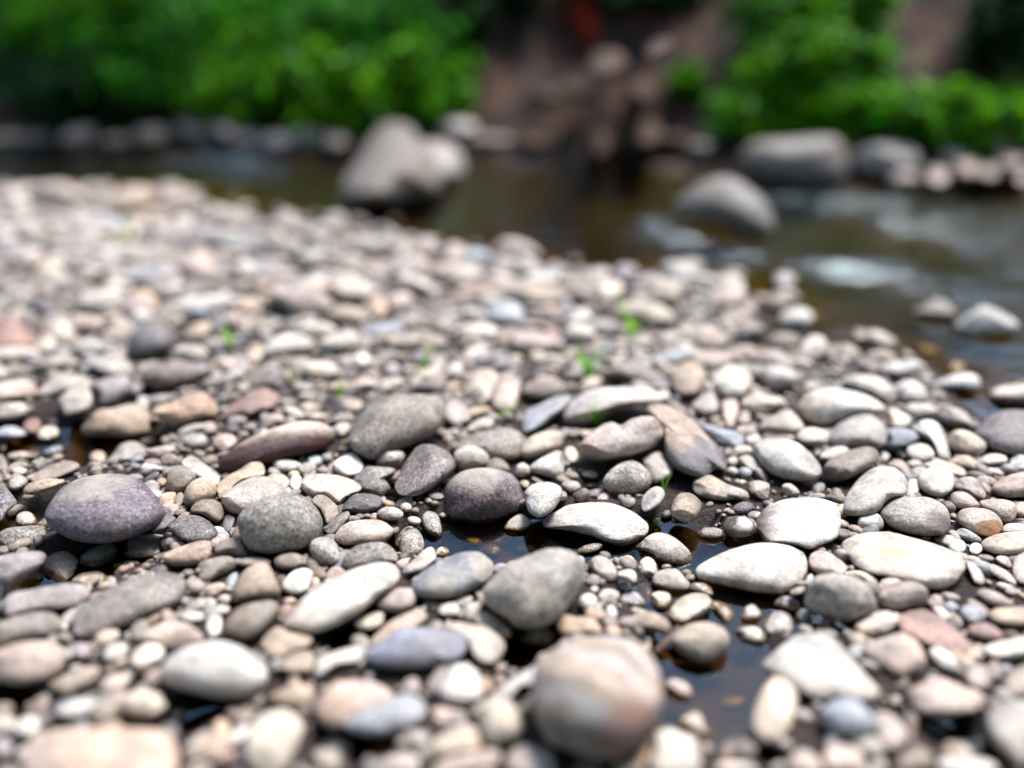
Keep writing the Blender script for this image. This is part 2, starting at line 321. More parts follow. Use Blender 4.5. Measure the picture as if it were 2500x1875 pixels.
P 1800 160,1860 120,2000 180,2100 270,2120 340,2030 320,1900 250
W ~ 1985 360 75 35 15
G ~ 2130 420 50 30 0
W 1760 1040,1880 970,2050 930,2212 900,2330 960,2300 1080,2150 1150,2000 1160,1850 1120
P ~ 1660 1110 120 70 10
W 1190 1060,1270 1010,1370 1060,1480 1150,1490 1230,1400 1260,1290 1230
P ~ 1500 760 50 90 15
@0 1575 4.424
P 220 1240,300 1080,450 950,700 890,1100 880,1500 890,1750 910,1880 1020,1910 1180,1880 1320,1800 1480,1300 1560,700 1560,300 1480 #huge blurred pinkish-white loaf-shaped stone at the lower left corner|the pinkish loaf stone
W ~ 300 880 150 110 -20
W ~ 40 840 140 90 0
G ~ 430 740 110 80 20
L ~ 480 590 80 70 0
Cr 1300 660,1340 560,1450 490,1600 480,1730 540,1800 650,1760 750,1650 800,1480 790,1350 740 #round cream stone below the white egg stone|the round cream stone
G 590 720,700 630,850 570,1000 570,1090 630,1040 710,920 770,760 790,640 770
T 520 430,620 360,800 270,1000 230,1080 270,1000 380,900 450,750 530,600 510
P 1080 470,1150 350,1260 300,1380 330,1380 440,1290 520,1170 530
C 1800 830,1850 720,1960 690,2020 750,1980 840,1880 870
G 1980 1150,2060 1020,2212 920,2300 930,2260 1040,2150 1160,2040 1190
L ~ 30 1110 100 110 0
@500 1575 4.424
T 700 560,830 470,980 410,1120 440,1190 510,1120 620,1000 680,870 660,760 620
C 440 1080,480 920,600 770,760 690,900 690,1020 790,1060 900,1020 1050,960 1200,880 1350,700 1420,520 1350,460 1220 #tall cream stone with a groove at the bottom of the picture|the grooved cream stone
K ~ 430 780 90 80 0
O ~ 180 910 90 110 0
W 230 1060,330 930,470 880,520 920,430 1010,320 1080
R ~ 170 1200 180 70 -5
P 1190 700,1250 540,1380 420,1600 370,1830 400,2020 510,1990 640,1700 780,1450 900,1350 900,1230 820 #big pink-white blurred stone overlapped by a smooth blue-grey stone|the big pink-white stone
B 1500 870,1600 760,1800 660,2000 580,2150 520,2300 560,2390 660,2390 760,2300 850,2100 940,1850 980,1620 950 #smooth blue-grey blurred stone overlapping the big pink-white stone|the smooth blue-grey stone
C 1070 1310,1120 1160,1240 1060,1400 970,1510 980,1590 1090,1570 1230,1520 1350,1400 1450,1200 1450,1090 1400
P 1870 1327,1940 1230,2080 1170,2212 1160,2300 1230,2300 1400,2100 1450,1900 1420
@1000 1575 4.424
W 320 500,370 380,450 240,540 195,640 220,740 330,800 460,760 590,620 640,450 640,350 600 #bright white cone-shaped pebble below the blue slate-like stone|the white cone pebble
Cr 750 830,780 650,880 560,1000 560,1120 630,1200 780,1210 920,1160 1030,1050 1060,900 1100,800 1040,760 940 #cream upright pebble with a brown shaded front, left of the big mottled stone|the cream upright pebble
W 900 530,1050 400,1250 270,1420 190,1450 300,1330 420,1200 450,1080 560,980 560
P 240 700,330 660,500 690,620 740,560 820,420 850,300 830
C 200 1130,300 1000,480 880,650 860,740 940,780 1080,700 1200,500 1250,330 1260
P ~ 600 1290 330 130 -5
G ~ 110 1020 110 110 10
P 1030 1250,1090 1150,1220 1070,1380 1110,1520 1170,1560 1280,1500 1400,1200 1450,1050 1380
P ~ 860 1200 130 110 0
P ~ 1930 1320 140 70 0
@1500 1575 4.424
P 520 420,600 360,720 380,820 450,850 540,790 610,700 560,600 490
C 700 830,790 740,900 720,990 860,1060 1000,1000 1010,860 910,740 870 #small cream stone with an amber underwater edge in the blue puddle
W 430 960,550 900,680 930,820 1040,930 1170,930 1300,850 1420,500 1450,380 1300,420 1120 #whitish stone at the bottom edge beneath the blue puddle|the bottom whitish stone
T ~ 290 1200 80 230 25
P 1880 1300,1930 1180,2030 1120,2120 1160,2212 1250,2250 1380,2000 1420
W ~ 1280 1320 180 60 0
To ~ 1280 610 130 70 -10 #tan stone seen faintly under the blue puddle at the bottom
@2000 1575 4.424
Br 10 760,60 660,180 580,340 560,470 640,580 760,610 870,540 980,400 1030,230 1000,90 910 #blurred round blue-grey stone below the pale trapezoid stone|the round blue-grey stone
P 580 780,680 720,800 760,900 860,950 970,910 1080,820 1150,720 1110,640 1020 #pale pinkish-white stone tucked against the round blue-grey stone|the tucked pinkish stone
P 940 490,1050 440,1180 380,1300 350,1420 390,1540 450,1700 490,1800 580,1760 660,1640 720,1400 760,1160 750,1050 680,980 590 #broad pinkish flat stone with a black hollow below it|the broad pinkish stone
P ~ 1730 340 150 140 15
G 1990 420,2040 310,2212 210,2330 300,2330 480,2200 560,2060 540
G 1800 800,1850 680,1980 600,2150 580,2330 620,2400 800,2400 1050,2300 1250,2180 1330,2040 1200,1900 1060,1820 930 #large stone with a bright white top cut by the right edge, lower corner|the lower corner stone
G ~ 1250 905 130 65 15
W 1300 1140,1370 1040,1500 1010,1620 1070,1700 1170,1650 1230,1480 1230,1350 1220
K 830 1300,920 1130,1030 1070,1160 1130,1230 1230,1180 1350,950 1400
P 30 1250,70 1140,200 1080,350 1090,460 1180,490 1300,400 1420,150 1420
C ~ 640 1290 80 60 0
W ~ 1600 1300 330 100 5
G ~ 820 590 60 50 0
@0 850 4.424
P ~ 120 80 280 100 -5
K 370 200,450 110,600 60,780 90,880 160,780 220,620 260,450 240
G 950 140,1100 90,1280 100,1420 180,1440 280,1330 330,1100 270
U 1510 290,1600 200,1800 150,2000 150,2212 170,2300 230,2200 330,2050 380,1850 430,1700 430,1580 370 #long grey-brown blurred stone with dark shaded front, left side|the long shaded stone
P -80 450,0 390,120 350,280 345,390 400,400 500,300 540,120 560,-60 560
C 0 620,100 590,240 590,330 650,280 720,100 770,-60 760
G 400 500,500 380,620 310,780 295,950 320,940 400,800 470,640 490,520 530
G 640 570,720 450,860 400,960 430,1000 560,960 650,820 710,710 720,660 650 #grey-white half of a pair of rounded stones over dark water, left side|the rounded grey-white stone
L 960 400,1150 320,1350 300,1440 400,1420 520,1240 600,1080 640,1000 560
T 870 880,960 760,1080 660,1200 650,1350 610,1530 600,1620 690,1660 830,1650 930,1500 990,1300 990,1080 960,930 950 #tan-and-grey angular stone above a dark pool at left|the tan-and-grey angular stone
W 1480 560,1520 510,1620 540,1660 620,1560 650,1490 620
W ~ 1480 420 70 80 0
O 1620 700,1750 620,1900 560,2050 490,2212 480,2340 620,2330 730,2212 760,2090 800,1950 840,1840 830,1720 760 #glowing peach slab of stone with a dimpled top|the glowing peach slab
G ~ 1750 560 200 60 -5
G 1960 990,2040 930,2150 920,2240 980,2212 1060,2080 1090,2000 1050
G ~ 2080 880 170 55 -15
P 1560 1110,1680 1070,1820 1055,1900 1100,1820 1160,1690 1190
B 0 870,120 840,220 870,285 930,200 970,60 970,-60 950
R 240 870,290 780,400 760,440 840,380 910,300 910
C 400 940,440 870,540 840,630 880,620 960,520 1020,420 1000
U ~ 580 815 65 55 0
Oo 700 930,760 840,830 830,860 910,820 990,740 1010 #orange-brown wet pebble in the dark pool at left
B 465 1140,530 1080,640 1055,700 1090,640 1150,540 1180
K ~ 20 1040 50 70 0
K ~ 1600 1015 90 45 0
@500 850 4.424
U 430 470,540 340,680 250,810 235,860 340,840 450,740 430,620 420,520 450 #mauve wedge stone pointing up, just behind the reddish tapering stone|the mauve wedge stone
R 160 770,250 640,400 540,560 440,660 420,770 480,800 560,740 650,600 680,480 750,350 740,230 750 #reddish-brown tapering stone leaning with its thick end up|the reddish tapering stone
M ~ 150 360 180 70 -10
M 235 820,260 750,340 725,440 750,450 810,340 850,250 860
D ~ 300 880 90 55 0
P ~ 480 860 85 42 0
G ~ 410 930 60 35 0
P 600 830,620 740,720 710,840 730,850 790,720 840,620 880
P 90 1040,130 960,240 920,340 970,330 1050,220 1120,140 1090
P ~ 50 860 80 65 0
G ~ 960 690 130 55 25
G ~ 890 590 80 50 0
C ~ 1130 640 120 50 0
C ~ 1220 745 95 40 0
M 1350 790,1430 710,1560 690,1620 760,1560 820,1440 810
C 1390 870,1460 810,1560 820,1570 890,1490 960,1420 930
T ~ 1590 620 115 80 0
M 1550 1000,1590 850,1680 700,1800 580,1950 510,2150 490,2330 490,2540 530,2600 660,2560 830,2430 950,2200 1050,2000 1110,1850 1190,1720 1180,1600 1100 #big plain grey blurred stone with a faint rusty spot|the big plain grey stone
W ~ 1250 250 220 110 5
P ~ 1750 380 130 60 5
C ~ 2010 400 140 80 -20
G ~ 1070 430 110 50 0
W ~ 1110 520 100 40 0
@1000 850 4.424
U 0 450,60 390,200 350,340 360,360 440,300 520,150 500
C 580 480,620 330,720 240,850 210,930 250,960 350,900 480,860 560,760 620,650 580,590 540 #bright creamy rounded stone of a leaning pair behind the pool|the bright creamy stone
P 870 520,940 380,1060 340,1190 330,1200 420,1160 580,1120 680,1000 690,900 640 #pinkish-white block stone leaning on the bright creamy stone|the pinkish-white block
K 1200 470,1290 370,1430 330,1600 340,1700 400,1720 470,1640 530,1480 590,1330 570,1240 530
B 1220 760,1260 680,1400 610,1560 530,1700 500,1750 540,1690 640,1560 740,1420 850,1280 920,1220 890 #blue-white tilted stone with dark lower side|the blue-white tilted stone
W 1660 780,1700 650,1850 500,2050 430,2250 420,2500 430,2700 480,2760 550,2600 590,2400 620,2200 700,2050 800,1900 850,1750 850 #long brilliant white stone with grass blades in front of it|the brilliant white stone
P 370 730,400 590,480 550,580 600,640 680,660 770,560 820,440 810
T ~ 740 690 150 55 -10
C 620 880,680 800,800 750,900 770,900 850,800 910,680 930
C ~ 330 905 60 42 0
C ~ 480 910 60 40 0
M 450 1090,560 980,750 910,960 860,1120 870,1220 930,1240 1060,1180 1180,1050 1220,880 1200,700 1130 #long grey rough stone with mottled front behind the round dark cobble|the long rough grey stone
C 1190 1130,1230 1020,1380 920,1560 890,1650 930,1660 1030,1580 1110,1400 1180,1250 1190 #yellowish-cream dented oval stone right of the long rough grey stone|the dented cream oval
C ~ 1745 1160 78 105 -15
P^ 1840 1110,1870 1000,1980 900,2100 820,2190 800,2280 830,2400 760,2560 730,2660 750,2730 840,2740 950,2640 1060,2480 1130,2300 1190,2100 1220,1900 1200 #notched pinkish stone with grey lower end, propped above dark soil|the notched pinkish stone
T ~ 1900 935 80 55 0
@1500 850 4.424
Q 300 640,460 600,600 620,760 700,900 830,1050 980,1150 1080,1200 1190,1190 1310,1080 1300,950 1380,750 1330,640 1250,560 1120,530 1000,520 850,450 740 #big rough stone, salmon above and rugged dark grey below|the rugged two-tone stone
M -100 270,0 180,150 120,300 150,450 250,540 320,520 390,380 420,150 360,0 330
T 600 300,680 190,830 130,950 180,1000 300,960 420,880 520,740 510,640 450 #tan upright rounded stone behind the rugged two-tone stone, blurred|the tan upright stone
W 1050 380,1100 260,1230 170,1380 200,1480 300,1470 430,1380 530,1240 530,1120 480 #lilac-white round blurred stone beside the tan upright stone|the lilac-white stone
W 1560 280,1640 200,1800 200,1930 240,1960 340,1900 420,1760 460,1650 430
P ~ 1720 140 230 100 5
P 830 640,900 550,1040 470,1090 520,1130 640,1090 710,980 740,870 720
P 1160 640,1190 560,1300 550,1340 640,1310 760,1280 850,1220 840,1180 740
C 1370 600,1450 510,1540 470,1660 520,1800 530,1850 590,1760 650,1620 720,1480 710 #cream stone with a small nose at one end|the nosed cream stone
C 1560 870,1620 780,1760 700,1870 660,1960 720,2050 850,2000 920,1860 930,1680 930
P ~ 1790 960 190 60 5
B 930 840,1000 820,1180 870,1330 910,1400 1000,1370 1070,1250 1080,1120 1030,1010 930 #pale blue-white sloping stone behind the rugged two-tone stone|the blue-white sloping stone
P ~ 1425 900 110 65 10
W ~ 1500 985 90 50 -10
W ~ 1390 1110 110 60 0
G 1330 1220,1380 1160,1470 1160,1560 1240,1605 1330,1560 1370,1460 1330,1390 1280
C ~ 1280 1220 60 50 0
G 1490 1090,1530 1000,1650 970,1800 970,1960 1010,2100 1110,2200 1230,2240 1350,2150 1430,1950 1430,1750 1380,1600 1280 #large oval stone, soft grey with a pinkish rim, above the flat white slab|the large soft grey oval
W 1950 950,2030 880,2150 860,2300 900,2340 980,2300 1040,2150 1060,2010 1020
W ~ 530 510 70 60 0
G ~ 1400 750 70 80 0
@2000 850 4.424
W -220 660,-180 550,-60 460,100 430,300 450,520 510,680 600,720 680,620 690,500 720,350 790,200 830,0 840,-150 780 #long white hump-backed stone on the pale pebble heap|the hump-backed white stone
G 70 1000,120 900,230 800,380 730,520 710,640 760,720 850,740 950,700 1060,560 1070,380 1080,180 1080 #grey-white mottled rounded stone in front of the hump-backed white stone|the grey-white mottled stone
W 230 350,330 290,500 290,650 320,760 400,830 500,800 590,700 580,560 500,380 440
W 800 440,880 370,1000 350,1120 410,1165 500,1130 580,1000 590,870 570
W 660 210,760 160,900 130,1060 130,1150 210,1130 290,980 310,800 310,680 270 #flat white stone at the water's edge above the pale pebble heap|the water's-edge white stone
P 490 90,600 30,700 20,820 80,850 140,700 160,540 150
W 730 780,740 670,800 640,900 690,1000 760,960 850,860 870,760 860
V 680 950,740 880,860 860,1010 890,1090 960,1020 1040,880 1080,750 1090 #pale lavender-blue flat stone on the pale pebble heap|the lavender-blue stone
W 990 860,1080 790,1200 770,1300 830,1360 940,1400 1100,1400 1190,1300 1200,1260 1090,1200 1010,1080 940 #ivory bent stone curving down beside the lavender-blue stone|the ivory bent stone
W 940 1130,970 1060,1080 1030,1190 1060,1250 1140,1220 1200,1120 1230,1000 1210
W 910 650,970 600,1100 590,1230 620,1270 690,1200 750,1060 770,950 720
G 1290 720,1380 660,1500 650,1620 740,1670 850,1600 890,1450 870,1340 810
C 1390 1000,1430 910,1530 880,1680 930,1800 1030,1780 1120,1680 1170,1530 1140,1430 1080 #creamy doughnut-like stone with a dent beside the dark domed stone|the dented doughnut stone
U 1680 930,1750 820,1880 700,2050 660,2250 670,2420 760,2430 950,2300 1120,2100 1160,1900 1090,1780 1020 #dark domed grey stone with pale rim at the right edge|the dark domed stone
W 1220 390,1340 330,1480 280,1660 280,1740 350,1720 440,1600 460,1440 460,1300 440 #white flattish stone standing in the shallow brown water at right|the flattish water stone
W 1830 500,1930 430,2100 390,2300 400,2400 500,2330 600,2150 640,1960 620,1870 570 #bright white stone in the shallows cut by the right edge|the bright shallows stone
G 640 1220,680 1120,740 1110,770 1160,700 1240
G ~ 880 1130 100 45 40
W ~ 170 1140 160 75 -15
W ~ 10 960 75 75 0
To ~ 1330 570 120 60 10 #brown stone under shallow water below the flattish water stone
@0 420 3.456
P ~ 100 200 130 90 0
P 230 160,330 100,520 80,640 140,720 220,600 250,400 260
K ~ 520 300 140 70 0
T 880 320,960 180,1120 110,1280 130,1300 260,1180 330,1000 360 #tan blurred cobble on the bank beside the far left shore|the far tan cobble
K 1300 250,1350 120,1450 70,1560 130,1540 260,1420 280
L 1640 440,1700 340,1850 320,1930 420,1800 470
W ~ 60 570 110 50 0
G ~ 270 500 150 100 0
P ~ 790 490 150 50 0
W ~ 1430 530 130 50 0
G ~ 1880 560 200 90 0
P 1500 780,1580 680,1720 620,1800 720,1820 860,1700 900,1560 850
U 1780 680,1860 650,1960 760,1970 860,1880 870,1810 790
W ~ 1000 690 220 70 0
W ~ 1360 650 130 40 0
P ~ 770 860 110 60 -15
P ~ 360 780 140 60 0
D 420 1010,480 930,640 930,740 1000,700 1050,560 1030
D 250 1110,330 1050,480 1080,500 1150,400 1210
W 650 1110,750 1020,950 990,1080 1060,1000 1160,800 1190 #bluish-white blurred stone next to the mustard-yellow stone|the bluish-white far stone
O 1090 1110,1110 1020,1220 990,1310 1060,1320 1140,1200 1150 #small mustard-yellow stone among grey blurred stones at left|the mustard-yellow stone
T ~ 1000 1140 65 50 0
L 1200 920,1300 830,1480 830,1560 910,1440 960,1280 970
D ~ 1600 1010 150 55 0
W 1440 1120,1600 1060,1850 1040,2010 1060,1950 1130,1700 1160,1500 1170
R -100 1350,0 1240,150 1240,250 1330,330 1430,250 1490,50 1500,-100 1480 #brick-red stone cut by the left edge, blurred|the brick-red stone
P ~ 130 1530 200 60 0
C ~ 530 1340 120 90 0
U 1080 1500,1100 1350,1250 1260,1400 1290,1480 1380,1450 1500,1300 1560,1150 1560 #large mauve-blue blurred stone with pale top, left of centre|the mauve-blue stone
W ~ 1210 1230 110 60 0
P ~ 720 1290 160 90 0
G 600 1490,680 1410,820 1420,900 1490,800 1550,680 1540
C ~ 400 1450 80 80 0
M ~ 1800 1460 120 70 0
T 1540 1390,1620 1290,1760 1260,1780 1320,1700 1400,1600 1420
P ~ 1970 1250 90 60 0
O ~ 2090 1160 110 50 0
G ~ 1600 1540 160 90 0
K ~ 2060 980 120 60 0
W ~ 2080 830 110 80 0
@625 420 3.456
P 130 480,180 350,300 320,360 420,460 450,400 520,260 530
G 560 440,610 350,720 340,760 420,700 500,600 500
K 760 440,850 360,940 390,980 460,880 500
W 210 640,280 560,380 570,410 640,320 690
G 740 640,820 560,960 540,1080 580,1130 680,1050 720,880 720 #rounded light grey blurred stone by the dark stream|the far light grey stone
P 1320 620,1380 550,1480 550,1520 640,1440 700,1360 690
G ~ 1230 620 110 50 0
C 330 740,420 660,560 650,620 720,580 790,450 800
W 700 770,760 700,860 700,930 760,850 830,740 830
W 1220 770,1300 710,1420 730,1460 810,1380 850,1270 830
K 1450 820,1510 760,1600 800,1720 870,1640 910,1500 890
B 1710 760,1740 680,1860 650,1990 690,1950 760,1830 800
W ~ 1790 820 90 40 0
P 1990 680,2060 580,2160 560,2300 600,2400 700,2300 760,2120 740
L ~ 70 800 120 80 0
P 110 1000,220 920,380 920,560 1010,660 1120,600 1200,450 1210,330 1180,220 1120 #broad pinkish-white blurred cobble with a rusty lower edge, middle of the bank|the broad blurred cobble
C 620 960,680 870,800 860,930 930,1020 1020,940 1080,800 1080,700 1040 #buttery cream blurred stone right of the broad blurred cobble|the buttery stone
W 1150 920,1230 860,1350 870,1480 960,1540 1050,1400 1060,1260 1000
O 960 1180,990 1060,1060 1060,1110 1150,1060 1220,990 1230 #small orange-brown stone among pale blurred stones on the bank|the orange-brown stone
P ~ 1220 1090 110 80 -10
Kf 1560 1100,1700 1000,1850 930,2050 910,2300 920,2550 960,2700 1010,2650 1060,2400 1050,2200 1040,2000 1030,1850 1060,1700 1110 #long flat grey slab lifted over a black gap, blurred, near the stream|the lifted flat slab
T 600 1200,720 1130,860 1150,960 1250,850 1310,720 1290
W 350 1330,430 1260,580 1270,690 1340,620 1400,450 1400
W 60 1510,120 1420,280 1360,440 1400,460 1480,300 1530,220 1590,80 1580 #brilliant cream-white blurred stone in mid bank|the cream-white far stone
W 530 1450,620 1390,780 1340,880 1390,860 1480,740 1530,600 1520
B 880 1380,1000 1290,1180 1270,1250 1340,1150 1400,960 1440
C ~ 1260 1440 150 80 0
W 1600 1190,1700 1160,1880 1180,1900 1230,1760 1240
W 1680 1330,1800 1280,1950 1280,2060 1340,1960 1390,1760 1400
K ~ 1580 1270 110 90 0
B 1950 1200,2040 1100,2180 1090,2260 1180,2240 1290,2100 1310,1990 1270 #light blue round blurred stone under the lifted flat slab|the light blue round stone
W ~ 890 1590 80 60 0
P ~ 1500 1440 120 70 0
@1250 420 3.456
G 0 830,30 740,130 700,240 790,230 880,110 900
W 60 940,180 860,340 850,420 930,330 990,140 990
C 420 930,470 870,560 900,560 960,470 980
K 570 980,600 890,690 930,720 1050,650 1100
L 850 870,900 780,1040 790,1060 880,980 960,880 930
W ~ 820 990 120 80 0
C 850 1190,920 1110,1070 1080,1250 1120,1370 1210,1380 1280,1250 1310,1070 1280,920 1250 #cream loaf-shaped blurred stone near the stream, right of the lifted flat slab|the cream loaf stone
C 1080 1080,1200 990,1330 900,1390 970,1430 1060,1330 1110,1180 1090
W 1480 900,1560 860,1680 870,1740 920,1640 960,1530 950
P 1640 1130,1740 1000,1880 920,1960 950,1970 1090,1880 1140,1740 1170
W 440 1280,520 1190,620 1170,680 1240,580 1300
G ~ 760 1320 150 80 0
C 1460 1420,1520 1320,1640 1290,1720 1350,1680 1430,1550 1450
K ~ 1700 1440 130 80 0
K ~ 1830 1290 90 80 0
G ~ 1080 1450 120 80 0
B 1200 1600,1300 1510,1460 1470,1560 1530,1450 1620,1300 1650
P ~ 1680 1580 180 80 0
P ~ 190 1440 200 90 0
R ~ 345 1370 60 80 0
@1875 420 3.456
C 0 1060,60 1020,180 990,280 1050,230 1100,80 1100
W 90 1240,150 1170,300 1150,390 1220,340 1290,180 1300,100 1290 #small bluish-white flat stone at the stream's edge|the stream-edge white stone
L ~ 140 910 90 70 0
K 1220 1180,1330 1120,1420 1070,1510 1100,1590 1190,1560 1260,1440 1260,1320 1230 #brownish blurred stone in the brown shallows, left of the white-capped stone|the brownish shallows stone
W 1570 1310,1640 1230,1760 1150,1850 1130,1990 1190,2110 1280,2080 1340,1950 1370,1820 1370,1740 1420,1660 1420,1590 1370 #white-capped stone alone in the brown shallows at right|the white-capped stone
K 700 1400,740 1330,810 1330,840 1390,760 1440
C 590 1500,640 1450,720 1470,780 1540,720 1580,630 1560
W 270 1520,330 1400,440 1380,510 1480,480 1570,360 1600
K ~ 130 1440 150 90 0
"""
ROCKS = """
@0 0 1.7696
G 1495 765,1540 680,1590 580,1650 508,1720 492,1790 530,1835 620,1880 690,1870 775,1700 800,1560 800 #tall pale boulder standing in the stream below the green bushes|the tall pale boulder
G 1700 745,1760 650,1830 610,1930 610,2000 670,1990 745,1880 780 #squat grey boulder leaning against the tall pale boulder in the stream
P 260 600,300 560,380 540,430 580,410 620,320 625 #pinkish far-bank rock under the dark left bushes
U ~ 180 600 90 30 0 #low dark purple rock on the far bank at the picture's left end
K ~ 40 600 80 30 0 #brown rock on the far bank cut by the left edge
K ~ 660 585 90 42 0 #brownish wide rock on the far shore, left of the foaming ripple
G ~ 820 540 60 34 0 #pale rock just under the bushes on the far shore
K ~ 890 580 80 45 0 #dark brown far-shore rock behind the foaming ripple
G ~ 970 535 50 40 0 #small upright grey rock against the bright green bush
G ~ 1070 600 80 38 0 #grey far-shore rock above the foaming ripple
L ~ 1200 615 75 42 0 #lilac rock on the far shore above the foaming ripple
G ~ 1340 590 95 42 0 #broad grey rock between the lilac rock and the tall pale boulder
K ~ 1455 610 60 35 0 #low brown rock touching the tall pale boulder from the left
K ~ 510 610 70 28 0 #flat dull rock right of the pinkish far-bank rock
G ~ 1985 560 80 45 0 #grey rock below the earth bank, right of the squat boulder
K ~ 2110 610 110 28 0 #flat tan rock at the water under the earth bank
@1250 0 1.7696
G 1000 650,1060 610,1200 600,1380 590,1440 640,1450 740,1380 780,1200 790,1050 760,980 700 #large angular grey boulder with a bright top at the far shore, right|the large angular boulder
G 1460 680,1520 630,1640 610,1740 640,1760 720,1650 760,1500 740 #rounded mottled boulder just right of the large angular boulder
G ~ 80 625 80 42 0 #grey rock at the far waterline below the brown earth slope
L ~ 375 610 46 50 0 #small upright pinkish rock below the brown earth slope
K ~ 580 560 70 55 0 #brown upright rock half way along the bare earth slope
K ~ 820 645 65 38 0 #low brown rock left of the large angular boulder
K ~ 700 610 80 35 0 #dull wide rock under the little green sprig of the slope
K ~ 480 640 70 34 0 #dark low rock by the water under the brown slope
G ~ 1900 660 70 45 0 #pale rock under the bright green verge at right
P ~ 1840 745 55 40 0 #peach rounded rock at the water's edge at right
P ~ 1965 725 60 45 0 #pinkish rock between the peach rock and the right edge
G ~ 2090 615 90 42 0 #moss-tinted grey rock on the right verge
K ~ 2060 735 60 40 0 #brown rock at the waterline near the right edge
P ~ 2150 690 60 42 0 #rosy rock above the waterline near the right edge
P ~ 2200 765 50 30 0 #small pink rock at the waterline cut by the right edge
P ~ 1690 770 70 34 0 #low pink rock in the water below the rounded mottled boulder
T ~ 480 165 110 40 25 #tan ledge of stone sticking out high on the bare earth slope
P ~ 640 200 62 34 -20 #pinkish rock beside the tan ledge on the bare slope
U ~ 415 265 80 60 0 #dark purple rock under the tan ledge of the slope
K ~ 290 400 70 40 0 #brown rock low on the bare slope, left of its middle
P ~ 555 385 60 44 0 #pinkish-brown rock in the middle of the bare slope
K ~ 140 420 66 38 0 #dull brown rock at the lower left of the bare slope
@1250 400 1.7696
G 700 170,760 120,860 60,960 60,1050 120,1110 180,1120 250,1060 290,960 270,850 230,740 220 #lone rounded pale boulder in mid-stream with white water at its foot|the mid-stream boulder
"""
# ------------------------------------------------------------------ picture geometry
CP, SP = math.cos(PITCH), math.sin(PITCH)
EYE = np.array([0.0, 0.0, CAM_H])
def ray(px, py):
    """Unit direction of the camera ray through a pixel of the 2500 x 1875 photograph."""
    a = (px - 1250.0) / FOC; b = -(py - 937.5) / FOC
    d = np.array([a, CP + b * SP, -SP + b * CP])
    return d / np.linalg.norm(d)
def on_plane(px, py, z=0.0):
    d = ray(px, py)
    return EYE + d * ((z - CAM_H) / d[2])

# ------------------------------------------------------------------ ground height
NEAR_SHORE = [(-900,490),(-300,474),(0,470),(250,474),(440,468),(490,492),(620,542),(760,562),(860,564),(960,604),(1150,620),(1250,648),(1330,662),
    (1440,690),(1480,670),(1560,690),(1620,670),(1760,690),(1830,740),(1850,800),(1800,850),(1900,868),(2050,878),(2250,905),(2290,960),(2330,1005),(2400,1045),(2500,1035),(2800,1050),(3600,1080)]
FAR_SHORE = [(-1500,300),(-400,325),(0,347),(300,354),(700,373),(1000,376),(1300,386),(1560,402),(1800,422),(2050,440),(2300,455),(2500,463),(3000,485),(4200,520)]
PUDDLES = [(1235,1325,250,75,.040),(1040,1330,120,40,.030),(1500,1330,120,50,.03),(1640,1335,180,75,.035),(1700,1375,170,60,.04),(1740,1640,150,185,.045),(1650,1480,140,60,.03),
    (130,1085,150,60,.035),(60,1300,160,60,.03),(210,1400,200,60,.035),(80,1440,90,30,.025),(1900,1500,170,50,.035),(450,1770,110,60,.035),(880,1830,100,60,.035),
    (870,1570,80,45,.035),(1290,1600,80,60,.035),(90,1720,80,40,.035),(2300,1790,110,50,.03),(1850,1850,60,40,.03),(300,1100,120,50,.03),(330,990,80,40,.02),
    (980,1215,90,40,.02),(1480,1210,60,30,.015),(2160,1120,60,25,.012),(2000,1180,60,30,.012)]
def poly3(pts): return np.array([on_plane(*p)[:2] for p in pts])
NS, FS = poly3(NEAR_SHORE), poly3(FAR_SHORE)
def seg_dist(P, L):
    best = np.full(len(P), 1e9)
    for a, b in zip(L[:-1], L[1:]):
        d = b - a; t = np.clip(((P - a) @ d) / (d @ d), 0, 1)
        best = np.minimum(best, np.hypot(*(P - a - t[:, None] * d).T))
    return best
def inside(P, poly):
    x, y = P[:, 0], P[:, 1]; c = np.zeros(len(P), bool)
    for (x0, y0), (x1, y1) in zip(poly, np.roll(poly, -1, 0)):
        if y0 == y1: continue
        m = ((y0 > y) != (y1 > y)) & (x < (x1 - x0) * (y - y0) / (y1 - y0) + x0)
        c ^= m
    return c
BANK = np.vstack([NS, [[300, NS[-1][1]], [300, -300], [-300, -300], [-300, NS[0][1]]]])
FARP = np.vstack([FS, [[300, FS[-1][1]], [300, 900], [-300, 900], [-300, FS[0][1]]]])
rs = np.random.RandomState(5)
WAV = [(rs.uniform(0, 6.28), rs.uniform(0, 6.28), rs.uniform(0.5, 1)) for _ in range(24)]
def fnoise(P, scale, k=0):
    s = np.zeros(len(P)); tot = 0
    for i in range(6):
        a, ph, am = WAV[(i + k) % 24]
        f = scale * (0.7 + 0.35 * i)
        s += am * np.sin((P[:, 0] * math.cos(a) + P[:, 1] * math.sin(a)) * f + ph); tot += am
    return s / tot
PUD = []
for cx, cy, rx, ry, dep in PUDDLES:
    c = on_plane(cx, cy)[:2]; ex = on_plane(cx + rx, cy)[:2] - c
    e0, e1 = on_plane(cx, cy - ry)[:2], on_plane(cx, cy + ry)[:2]
    PUD.append((c, np.linalg.norm(ex), np.linalg.norm(e0 - e1) / 2, math.atan2(c[0], c[1]), dep))
def sm(t): t = np.clip(t, 0, 1); return t * t * (3 - 2 * t)
def shore_sd(P):
    d = seg_dist(P, NS); return np.where(inside(P, BANK), d, -d)
